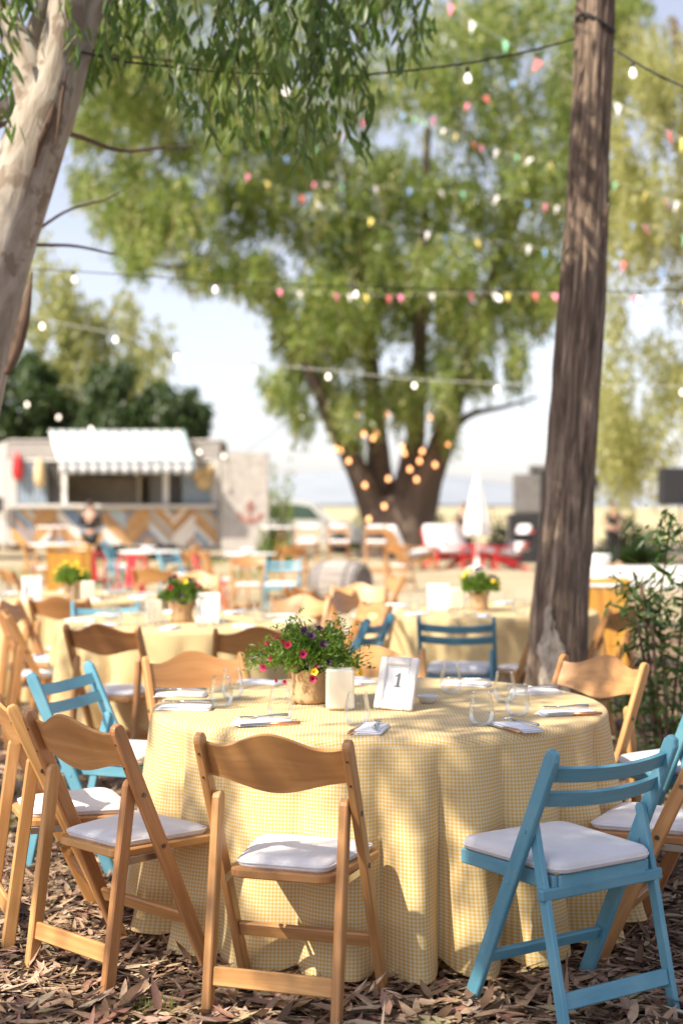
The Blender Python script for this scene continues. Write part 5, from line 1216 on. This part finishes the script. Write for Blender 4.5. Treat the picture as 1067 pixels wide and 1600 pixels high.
# white van
YV = 46.0
t = thing('van', 'white van parked beyond the panel with the anchor', 'van', (gx(465, YV), YV, 0), R(6), None)
def sidebody(prof, y0, y1, nm, mat, ch=0):
    mb = MB(); mb.poly([(x, y1, z) for x, z in prof], y1-y0); return mb.build(nm, mat, t)
sidebody([(-1.55, .35), (2.0, .35), (2.05, .75), (1.7, 1.0), (1.05, 1.1), (.5, 1.62), (-.1, 1.72), (-1.5, 1.70), (-1.6, 1.0)], -.85, .85, 'body', M['van'])
for a in ([(-1.42, 1.12), (-.62, 1.12), (-.62, 1.56), (-1.38, 1.56)], [(-.5, 1.12), (.68, 1.12), (.34, 1.5), (-.1, 1.58), (-.5, 1.58)]):
    mb = MB(); mb.poly([(x, -.852, z) for x, z in a], .012); mb.build('window', M['carglass'], t)
for x in (-1.05, 1.3):
    mb = MB(); rings = [[(x+r*math.cos(2*PI*j/24), y, .33+r*math.sin(2*PI*j/24)) for j in range(24)] for r, y in [(.2, -.9), (.32, -.9), (.34, -.86), (.34, -.66), (.2, -.64)]]
    mb.ring_skin(rings, list(range(25)), list(range(5))); mb.build('wheel', M['tyre'], t, True)
mb = MB(); mb.box((1.98, -.8, .42), (2.12, .8, .62), .03); mb.build('bumper', M['grey'], t)
for y in (-.6, .6): mb = MB(); mb.box((1.92, y-.15, .74), (2.02, y+.15, .88), .02); mb.build('headlight', M['ceramic'], t)

# ================================================================== THINGS ON THE STRAW
# barrel lying on its side, on two chocks
YB2 = 21.6
t = thing('barrel', 'weathered grey wooden barrel lying on its side, dark at one end', 'barrel', (gx(532, YB2), YB2, 0), R(-33))
mb = MB(); ns = 22; Lb = .84
for k in range(ns):
    a0, a1 = 2*PI*k/ns+.012, 2*PI*(k+1)/ns-.012; mb = MB()
    def f(u, v, a0=a0, a1=a1): r = .335-.075*(2*v-1)**2; a = a0+(a1-a0)*u; return ((v-.5)*Lb, r*math.cos(a), .36+r*math.sin(a))
    mb.slab(f, lambda u, v, a=(a0+a1)/2: Vector((0, -math.cos(a), -math.sin(a))), .025, 2, 8, uvf=lambda u, v: (u*.1+k, v*.8)); mb.build('stave', M['barrel'], t, True)
for x, r in ((-.36, .287), (-.24, .318), (.24, .318), (.36, .287)):
    mb = MB(); rings = [[(x+dx, rr*math.cos(2*PI*j/32), .36+rr*math.sin(2*PI*j/32)) for j in range(32)] for dx, rr in ((-.025, r-.01), (-.025, r+.006), (.025, r+.006), (.025, r-.01))]
    mb.ring_skin(rings, list(range(33)), list(range(4)), cap0=False, cap1=False); mb.build('hoop', M['grey'], t, True)
for x in (-.385, .385): mb = MB(); mb.tube([(x-.01, 0, .36), (x+.01, 0, .36)], .245, 28); mb.build('barrel_head', M['barrel_dark'], t)
for x in (-.25, .25):
    for y in (-.2, .2): mb = MB(); mb.box((x-.05, y-.06, 0), (x+.05, y+.06, .105), .01); mb.build('chock', M['wood_side'], t)

# yellow wooden cabinets
def cabinet(label, x, y, wd, h, rz):
    t = thing('wooden_cabinet', label, 'cabinet', (x, y, 0), rz, 'yellow wooden cabinets')
    for s in (-1, 1): mb = MB(); mb.box((s*wd/2-.015, -.22, 0), (s*wd/2+.015, .22, h), .004); mb.build('side_panel', M['yellow'], t)
    n = 5
    for k in range(n): x0 = -wd/2+.017+k*(wd-.034)/n; mb = MB(); mb.box((x0+.002, -.215, .05), (x0+(wd-.034)/n-.002, -.195, h-.03), .004); mb.build('board', M['yellow'], t)
    mb = MB(); mb.box((-wd/2-.03, -.25, h+.002), (wd/2+.03, .25, h+.032), .006); mb.build('top', M['yellow'], t)
    mb = MB(); mb.box((-wd/2+.017, -.19, h*.55), (wd/2-.017, .21, h*.55+.02), .004); mb.build('shelf', M['yellow'], t)
    return t
cabinet('yellow wooden cabinet behind the bright flower pot, near the food truck', gx(109, 20), 20, .56, .92, .1)
cabinet('yellow wooden cabinet behind the wooden chair beside the brown trunk', gx(946, 13.2), 13.2, .36, .80, -.1)
mb = MB(); mb.lathe([(0, .0), (.12, 0), (.13, .01), (.13, .02), (0, .022)], 24); o = mb.build('plate', M['ceramic'], None, True); o.location = (gx(936, 13.2), 13.2, .834); tag(o, 'white plate lying on the yellow cabinet beside the brown trunk', 'plate')

# red metal chairs
def red_chair(x, y, az, label):
    t = thing('metal_chair', label, 'chair', (x, y, 0), -R(az), 'red metal chairs')
    for sx in (-1, 1):
        for sy in (-1, 1): mb = MB(); mb.bar((sx*.21, sy*.2, 0), (sx*.16, sy*.15, .44), .045, .02, (1, 0, 0), .004, [(0, .6, .8), (1, 1, 1)]); mb.build('leg', M['red'], t)
    mb = MB(); mb.box((-.18, -.18, .44), (.18, .18, .462), .01); mb.build('seat', M['red'], t)
    mb = MB(); mb.tube([(-.17, -.16, .45), (-.19, -.2, .66), (-.175, -.235, .80), (-.13, -.245, .835), (0, -.25, .845), (.13, -.245, .835), (.175, -.235, .80), (.19, -.2, .66), (.17, -.16, .45)], .015, 8); mb.build('back_frame', M['red'], t, True)
    mb = MB(); mb.bar((0, -.172, .462), (0, -.246, .83), .13, .006, (1, 0, 0), .001); mb.build('back_panel', M['red'], t)
    return t
red_chair(gx(202, 19), 19, 180, 'red metal chair with a broad back strip near the food truck wheel')
red_chair(gx(153, 20.5), 20.5, 150, 'red metal chair half hidden behind the cream candle and yellow cabinet')
red_chair(gx(333, 19.5), 19.5, 95, 'red metal chair turned sideways beside the wooden folding chair')

# tall bar chairs with white cushions, far centre
def bar_chair(x, y, az, label):
    t = thing('bar_chair', label, 'chair', (x, y, 0), -R(az), 'tall wooden bar chairs')
    for sx in (-1, 1):
        mb = MB(); mb.bar((sx*.22, .26, 0), (sx*.19, -.22, 1.16), .03, .045, (1, 0, 0)); mb.build('post', M['wood'], t)
        mb = MB(); mb.bar((sx*.19, -.24, 0), (sx*.165, -.04, .80), .03, .04, (1, 0, 0)); mb.build('leg', M['wood'], t)
    for z in (1.03, 1.12):
        mb = MB(); y_ = .26-.48*z/1.16; mb.bar((-.2, y_, z), (.2, y_, z), .07, .018, (0, -.38, 1), .004, bow=(0, -.03, -.0)); mb.build('slat', M['awning'] if z > 1.1 else M['wood'], t)  # white top slat: sunlight on the wooden back put into its colour
    mb = MB(); mb.box((-.16, -.17, .76), (.16, .2, .785), .006); mb.build('seat', M['wood'], t)
    mb = MB(); mb.box((-.19, -.16, .787), (.19, .2, .86), .03); mb.build('cushion', M['pad'], t)
    mb = MB(); mb.bar((-.2, .13, .3), (.2, .13, .3), .04, .02, (0, 0, 1)); mb.build('stretcher', M['wood'], t)
    mb = MB(); mb.bar((-.17, -.17, .25), (.17, -.17, .25), .04, .02, (0, 0, 1)); mb.build('stretcher', M['wood'], t); return t
bar_chair(gx(588, 27.5), 27.5, 176, 'tall wooden bar chair with white cushion just before the big tree trunk')
bar_chair(gx(530, 27.6), 27.6, 170, 'tall wooden bar chair with white cushion above the barrel')
bar_chair(gx(480, 27.2), 27.2, 185, 'tall wooden bar chair with white cushion in front of the white van')
def bar_table(label, x, y, h, r, g='high white topped tables'):
    t = thing('high_table', label, 'table', (x, y, 0), 0, g)
    mb = MB(); mb.lathe([(0, h-.03), (r-.01, h-.03), (r, h-.02), (r, h-.005), (r-.008, h), (0, h)], 32); mb.build('tabletop', M['white'], t)
    for k in range(3): a = k*2*PI/3+.4; mb = MB(); mb.bar((r*.75*math.cos(a), r*.75*math.sin(a), 0), (r*.3*math.cos(a), r*.3*math.sin(a), h-.032), .04, .04, (1, 0, 0)); mb.build('leg', M['wood'], t)
    mb = MB(); mb.lathe([(r*.5, h*.3), (r*.52, h*.3), (r*.52, h*.3+.03), (r*.5, h*.3+.03)], 24, cap0=False, cap1=False); mb.build('foot_ring', M['wood'], t); return t
bar_table('high white topped table in front of the person at the truck counter', gx(90, 28), 28, 1.12, .4)
bar_table('low white topped table in front of the plank front of the truck, cab end', gx(92, 27), 27, .80, .55)
bar_table('white topped table before the truck wheel, behind the red chair', gx(236, 24), 24, .76, .55)
bar_table('white topped table between the bar chairs and the white van', gx(446, 29), 29, 1.10, .5)
bar_table('white topped table with plates just left of the wooden folding chair', gx(392, 23), 23, .75, .42)

# long table with white cloth at the right
YLT = 17.6
t = thing('trestle_table', 'long table under a white cloth behind the yellow cabinet and sapling', 'table', (gx(1050, YLT), YLT, 0), R(-3))
mb = MB(); mb.box((-1.25, -.36, .715), (1.25, .36, .74), .004); mb.build('tabletop', M['wood_side'], t)
for sx in (-1, 1):
    for sy in (-1, 1): mb = MB(); mb.bar((sx*1.05, sy*.3, 0), (sx*.95, sy*.22, .713), .05, .04, (1, 0, 0)); mb.build('leg', M['wood_side'], t)
def lc(u, v):
    a = (v-.5)*1.22; d = max(0, abs(a)-.375); y = math.copysign(min(abs(a), .375), a)+math.copysign(.02*math.sin(u*50)*d*4, a); return ((u-.5)*2.58, y, .752-d)
mb = MB(); mb.slab(lc, lambda u, v: Vector((0, 0, -1)), .004, 90, 26); c = mb.build('tablecloth', M['umbrella'], None, True); c.location = t.location; c.rotation_euler = t.rotation_euler; tag(c, 'white cloth over the long table behind the sapling', 'tablecloth')
for px, h, lab in ((930, .16, 'white bowl on the long white table just beside the brown trunk'),):
    mb = MB(); mb.lathe([(0, 0), (.07, 0), (.14, .1), (.15, h), (.14, h), (.06, .02), (0, .02)], 24, cap0=False, cap1=False); o = mb.build('bowl', M['ceramic'], None, True); o.location = (gx(935, YLT), YLT, .754); tag(o, lab, 'bowl')

# loungers with white cushions, red timber frames
def lounger(x, y, az, label, col_):
    t = thing('garden_lounger', label, 'lounge chair', (x, y, 0), -R(az), 'loungers with white cushions')
    for s in (-1, 1):
        mb = MB(); mb.bar((s*.33, .42, 0), (s*.33, .36, .52), .03, .09, (1, 0, 0)); mb.build('leg', col_, t)
        mb = MB(); mb.bar((s*.33, -.5, 0), (s*.33, .45, .36), .03, .09, (1, 0, 0)); mb.build('side_rail', col_, t)
        mb = MB(); mb.bar((s*.36, -.4, .56), (s*.36, .46, .54), .12, .022, (1, 0, 0)); mb.build('armrest', col_, t)
    for k in range(5): x_ = -.24+.12*k; mb = MB(); mb.bar((x_, -.22, .2), (x_*1.15, -.62, 1.0-abs(x_)*.25), .095, .02, (1, 0, 0)); mb.build('back_slat', col_, t)
    for k in range(5): mb = MB(); yy = -.2+.14*k; mb.bar((-.31, yy, .27+.03*k), (.31, yy, .27+.03*k), .11, .02, (0, 1, 0)); mb.build('seat_slat', col_, t)
    def pad(nm, p0, p1, w_):
        mb = MB(); mb.bar(p0, p1, w_, .13, (1, 0, 0), .04, [(0, .86, .6), (.05, .97, .9), (.12, 1, 1), (.88, 1, 1), (.95, .97, .9), (1, .86, .6)]); mb.build(nm, M['pad'], t, True)
    pad('seat_cushion', (0, -.2, .36), (0, .44, .47), .58); pad('back_cushion', (0, -.24, .36), (0, -.56, 1.06), .60); return t
lounger(gx(643, 33.5), 33.5, 70, 'white cushioned lounger seen side on, beside the big tree', M['wood'])
lounger(gx(692, 34.5), 34.5, 160, 'red framed lounger with white cushion, second from the big tree', M['red'])
lounger(gx(733, 34.8), 34.8, 130, 'red framed lounger with white cushion, half behind the closed umbrella', M['red'])
lounger(gx(788, 34.0), 34.0, -110, 'red framed lounger with white cushion between the umbrella and brown trunk', M['red'])
# closed umbrella
YU = 33.6
t = thing('parasol', 'closed white parasol standing among the white loungers', 'parasol', (gx(745, YU), YU, 0))
mb = MB(); mb.tube([(0, 0, 0), (0, 0, hz(737, YU))], .025, 10); mb.build('pole', M['white'], t, True)
rings = []; zs = [(.40, .03), (.80, .24), (.86, .28), (1.2, .25), (1.6, .17), (2.0, .09), (2.28, .03)]
for z, r in zs: rings.append([(r*(1+.22*math.sin(8*2*PI*j/48))*math.cos(2*PI*j/48), r*(1+.22*math.sin(8*2*PI*j/48))*math.sin(2*PI*j/48), z) for j in range(48)])
mb = MB(); mb.ring_skin(rings[1:], list(range(49)), list(range(6))); mb.build('canopy', M['umbrella'], t, True)
mb = MB(); mb.lathe([(0, 0), (.26, 0), (.26, .05), (.06, .09), (.04, .3), (0, .3)], 24); mb.build('base', M['white'], t, True)

# loudspeakers and stage things
def speaker(label, x, y, z, wd, h, d, stand=True, mat='black', rz=0):
    t = thing('loudspeaker', label, 'loudspeaker', (x, y, 0), rz, 'loudspeakers')
    mb = MB(); mb.box((-wd/2, -d/2, z), (wd/2, d/2, z+h), .02); mb.build('cabinet', M[mat], t)
    mb = MB(); mb.box((-wd/2+.03, -d/2-.012, z+.04), (wd/2-.03, -d/2-.002, z+h-.04), .004); mb.build('grille', M['dark_cloth'] if mat == 'black' else M['grey'], t)
    if stand:
        mb = MB(); mb.tube([(0, 0, .5), (0, 0, z)], .02, 8); mb.build('pole', M['black'], t)
        for k in range(3): a = k*2*PI/3+.5; mb = MB(); mb.tube([(0, 0, .75), (.5*math.cos(a), .5*math.sin(a), 0)], .014, 6); mb.build('leg', M['black'], t)
    return t
YK = 30.0
speaker('black loudspeaker high on a stand at the picture edge', gx(1062, YK), YK, hz(789, YK), .86, hz(731, YK)-hz(789, YK), .45)
YG = 38.0
speaker('grey loudspeaker cabinet stacked on dark cases just left of the brown trunk', gx(823, YG), YG, 1.32, .70, 1.05, .5, False, 'grey')
for z0_, h_, w_ in ((0, .66, .95), (.664, .65, .86)):
    t = thing('equipment_case', 'dark equipment case under the grey loudspeaker, '+('lower' if z0_ == 0 else 'upper')+' of the stack', 'case', (gx(818, YG), YG, z0_), 0, 'equipment cases')
    mb = MB(); mb.box((-w_/2, -.3, 0), (w_/2, .3, h_), .02); mb.build('shell', M['black'], t)
    for s in (-1, 1): mb = MB(); mb.box((s*w_/2-.03, -.325, .01), (s*w_/2+.012, -.302, h_-.01), .004); mb.build('edge_strip', M['grey'], t)
    mb = MB(); mb.box((-.1, -.33, h_*.5), (.1, -.303, h_*.5+.06), .008); mb.build('handle', M['metal'], t)
t = thing('loudspeaker', 'tall dark loudspeaker behind the grey one, touching the brown trunk', 'loudspeaker', (gx(842, 38.8), 38.8, 0), 0, 'loudspeakers')
mb = MB(); mb.box((-.26, -.25, 0), (.26, .25, hz(727, 38.8)), .02); mb.build('cabinet', M['grey'], t); mb = MB(); mb.box((-.22, -.265, 1.3), (.22, -.252, 2.5), .004); mb.build('grille', M['black'], t)
YC = 31.0
t = thing('stage_lamp', 'round black lamp on a stand peeping out behind the brown trunk', 'lamp', (gx(921, YC), YC, 0))
mb = MB(); c = Vector((0, 0, hz(757, YC))); prof = [(.05, .16), (.12, .14), (.17, .02), (.185, -.14), (.17, -.15), (.15, -.05)]
rings = [[(c.x+r*math.cos(2*PI*j/28), y, c.z+r*math.sin(2*PI*j/28)) for j in range(28)] for r, y in prof]; mb.ring_skin(rings, list(range(29)), list(range(6))); mb.build('lamp_head', M['black'], t, True)
mb = MB(); mb.tube([(0, 0, .4), (0, 0, c.z-.17)], .02, 8); mb.build('pole', M['black'], t)
for k in range(3): a = k*2*PI/3; mb = MB(); mb.tube([(0, 0, .6), (.4*math.cos(a), .4*math.sin(a), 0)], .014, 6); mb.build('leg', M['black'], t)
t = thing('director_chair', 'black folding chair standing under the grey loudspeaker cases', 'chair', (gx(826, 33), 33, 0), R(200))
for s in (-1, 1):
    mb = MB(); mb.bar((s*.25, -.22, 0), (s*.25, .22, .45), .025, .025, (1, 0, 0)); mb.build('leg', M['black'], t)
    mb = MB(); mb.bar((s*.27, .22, 0), (s*.27, -.22, .45), .025, .025, (1, 0, 0)); mb.build('leg', M['black'], t)
    mb = MB(); mb.bar((s*.26, -.22, .45), (s*.26, -.28, .88), .025, .025, (1, 0, 0)); mb.build('post', M['black'], t)
mb = MB(); mb.box((-.25, -.22, .452), (.25, .22, .475), .006); mb.build('seat', M['dark_cloth'], t); mb = MB(); mb.bar((-.25, -.265, .78), (.25, -.265, .78), .2, .012, (0, 0, 1)); mb.build('backrest', M['dark_cloth'], t)

# ================================================================== PEOPLE
def skin_mesh(name, pts, edges, radii, mat, sub=2, root=0):
    me = bpy.data.meshes.new(name+'_cage'); me.from_pydata([tuple(p) for p in pts], edges, []); o = bpy.data.objects.new(name, me); col.objects.link(o)
    o.modifiers.new('s', 'SKIN'); sub_ = o.modifiers.new('d', 'SUBSURF'); sub_.levels = sub; sub_.render_levels = sub
    for i, r in enumerate(radii):
        sv = me.skin_vertices[0].data[i]; rr = r if hasattr(r, '__len__') else (r, r); sv.radius = rr; sv.use_root = (i == root)
    dg = bpy.context.evaluated_depsgraph_get(); m2 = bpy.data.meshes.new_from_object(o.evaluated_get(dg)); bpy.data.objects.remove(o)
    m2.name = name; m2.materials.clear(); m2.materials.append(mat)
    m2.polygons.foreach_set('use_smooth', [True]*len(m2.polygons)); return m2
def person(label, x, y, rz, h, arms, top, trousers, hairc='hair', stride=.08, extra=None):
    k = h/1.72; t = thing('person', label, 'person', (x, y, 0), rz, 'people working around the site')
    P = {'pel': (0, 0, .93), 'waist': (0, -.01, 1.08), 'chest': (0, .0, 1.28), 'neck': (0, .01, 1.44), 'nk2': (0, -.005, 1.50), 'jaw': (0, -.02, 1.545), 'skull': (0, -.005, 1.63), 'crown': (0, .005, 1.69), 'nose': (0, -.095, 1.595), 'chin': (0, -.065, 1.525)}
    E_ = [('pel', 'waist'), ('waist', 'chest'), ('chest', 'neck'), ('neck', 'nk2'), ('nk2', 'jaw'), ('jaw', 'skull'), ('skull', 'crown'), ('skull', 'nose'), ('jaw', 'chin')]
    Rr = {'pel': (.145, .10), 'waist': (.125, .09), 'chest': (.155, .105), 'neck': (.062, .058), 'nk2': (.052, .052), 'jaw': (.062, .07), 'skull': (.076, .092), 'crown': (.05, .062), 'nose': .016, 'chin': .03}
    for s, n in ((-1, 'l'), (1, 'r')):
        el, wr = arms[n]
        P.update({n+'sh': (s*.175, .01, 1.40), n+'el': el, n+'wr': wr, n+'hip': (s*.09, 0, .88), n+'kn': (s*.10, -.02-s*stride*.5, .49), n+'an': (s*.105, .03-s*stride, .09), n+'toe': (s*.12, -.13-s*stride, .04)})
        d = (Vector(wr)-Vector(el)).normalized(); hd = Vector(wr)+d*.075; P[n+'palm'] = tuple(hd)
        E_ += [('chest', n+'sh'), (n+'sh', n+'el'), (n+'el', n+'wr'), (n+'wr', n+'palm'), ('pel', n+'hip'), (n+'hip', n+'kn'), (n+'kn', n+'an'), (n+'an', n+'toe')]
        Rr.update({n+'sh': .058, n+'el': .042, n+'wr': .028, n+'palm': (.036, .02), n+'hip': .09, n+'kn': .058, n+'an': .04, n+'toe': .035})
        sd = d.cross(Vector((0, 0, 1))); sd = sd.normalized() if sd.length > .1 else Vector((0, 1, 0))
        for f, (off, ln) in enumerate(((-.03, .07), (-.01, .082), (.01, .078), (.03, .062))):
            q = hd+sd*off+d*.03; P[n+'f%da' % f] = tuple(q); P[n+'f%db' % f] = tuple(q+d*ln*.55+Vector((0, -.012, 0))); P[n+'f%dc' % f] = tuple(q+d*ln+Vector((0, -.035, 0)))
            E_ += [(n+'palm', n+'f%da' % f), (n+'f%da' % f, n+'f%db' % f), (n+'f%db' % f, n+'f%dc' % f)]; Rr.update({n+'f%da' % f: .010, n+'f%db' % f: .009, n+'f%dc' % f: .007})
        q = Vector(wr)+d*.03+Vector((0, -.035, 0)); P[n+'t'] = tuple(q); P[n+'t2'] = tuple(q+d*.045+Vector((0, -.015, 0))); E_ += [(n+'wr', n+'t'), (n+'t', n+'t2')]; Rr.update({n+'t': .012, n+'t2': .009})
    def sk(keys, scale, mat, name, over=None):
        ks = list(keys); ix = {a: i for i, a in enumerate(ks)}
        pts = [Vector((over or {}).get(a, P[a]))*k for a in ks]; ed = [(ix[a], ix[b]) for a, b in E_ if a in ix and b in ix]
        rd = [tuple(q*scale*k for q in (Rr[a] if hasattr(Rr[a], '__len__') else (Rr[a], Rr[a]))) for a in ks]
        return obj(name, skin_mesh(name, pts, ed, rd, mat, 2 if name == 'body' else 1), t)
    sk(P.keys(), 1.0, M['skin'], 'body')
    half = {}
    for n in 'lr': half[n+'el'] = tuple(Vector(P[n+'sh']).lerp(Vector(P[n+'el']), .62 if not extra else 1.0))
    half['pel'] = (0, 0, .98)
    sk(['chest', 'waist', 'pel', 'neck', 'lsh', 'rsh', 'lel', 'rel']+(['lwr', 'rwr'] if extra else []), 1.16, M[top], 'shirt', half)
    sk(['pel', 'lhip', 'rhip', 'lkn', 'rkn', 'lan', 'ran'], 1.17, M[trousers], 'trousers')
    for n, s in (('l', -1), ('r', 1)):
        a, b = Vector(P[n+'an'])*k, Vector(P[n+'toe'])*k; mb = MB(); mb.bar((a.x, a.y+.05, .045), (b.x, b.y-.05, .035), .095, .08, (1, 0, 0), .03, [(0, .7, .8), (.2, 1, 1), (.7, 1.05, .8), (1, .7, .45)]); mb.build('shoe', M['tan_cloth' if top == 'black' else 'dark_cloth'], t, True)
    mb = MB(); c = Vector((0, .01, 1.635))*k
    for i in range(1): pass
    rings = []
    for i in range(9):
        ph = PI*.5-(PI*.62)*i/8; rings.append([(c.x+.088*k*math.cos(ph)*math.cos(2*PI*j/20), c.y+(.102*k*math.cos(ph))*math.sin(2*PI*j/20)+.012*k, c.z+.085*k*math.sin(ph)+(.035*k if math.sin(2*PI*j/20) < -.3 and i > 4 else 0)) for j in range(20)])
    mb.ring_skin(rings, list(range(21)), list(range(9))); mb.build('hair', M[hairc], t, True)
    for s in (-1, 1):
        mb = MB(); mb.lathe([(0, -.011), (.008, -.007), (.011, 0), (.008, .007), (0, .011)], 8, (s*.03*k, -.083*k, 1.615*k), cap0=False, cap1=False); mb.build('eye', M['black'], t, True)
        mb = MB(); mb.lathe([(0, -.03), (.012, -.02), (.016, .005), (.010, .028), (0, .032)], 8, (s*.083*k, .005*k, 1.60*k), cap0=False, cap1=False); mb.build('ear', M['skin'], t, True)
    return t
down = {'l': ((-.24, .03, 1.14), (-.25, -.05, .90)), 'r': ((.24, .03, 1.14), (.25, -.05, .90))}
held = {'l': ((-.25, .02, 1.15), (-.10, -.22, 1.10)), 'r': ((.25, .02, 1.15), (.10, -.22, 1.12))}
akimbo = {'l': ((-.34, .05, 1.18), (-.17, -.04, 1.02)), 'r': ((.34, .05, 1.18), (.17, -.04, 1.02))}
person('person in black top at the food truck counter, seen from behind', gx(142, 31.5), 31.5, R(170), 1.66, held, 'black', 'black', stride=.16, extra=True)
person('person in black partly hidden behind the closed white parasol', gx(724, 38), 38, R(-30), 1.62, down, 'black', 'black')
person('person in a black T-shirt and dark trousers, hands on hips beyond the brown trunk', gx(957, 36), 36, R(25), 1.64, akimbo, 'black', 'dark_cloth')

# plates, bowls and napkins scattered on the far white tables
for px, Y, z, lab in ((232, 24, .764, 'white bowl on the white table before the truck wheel'), (388, 23, .754, 'white bowl on the small table left of the folding chair')):
    mb = MB(); mb.lathe([(0, 0), (.06, 0), (.13, .07), (.135, .08), (.125, .08), (.05, .015), (0, .015)], 24, cap0=False, cap1=False); o = mb.build('bowl', M['ceramic'], None, True); o.location = (gx(px, Y), Y, z); tag(o, lab, 'bowl', 'white bowls on far tables')
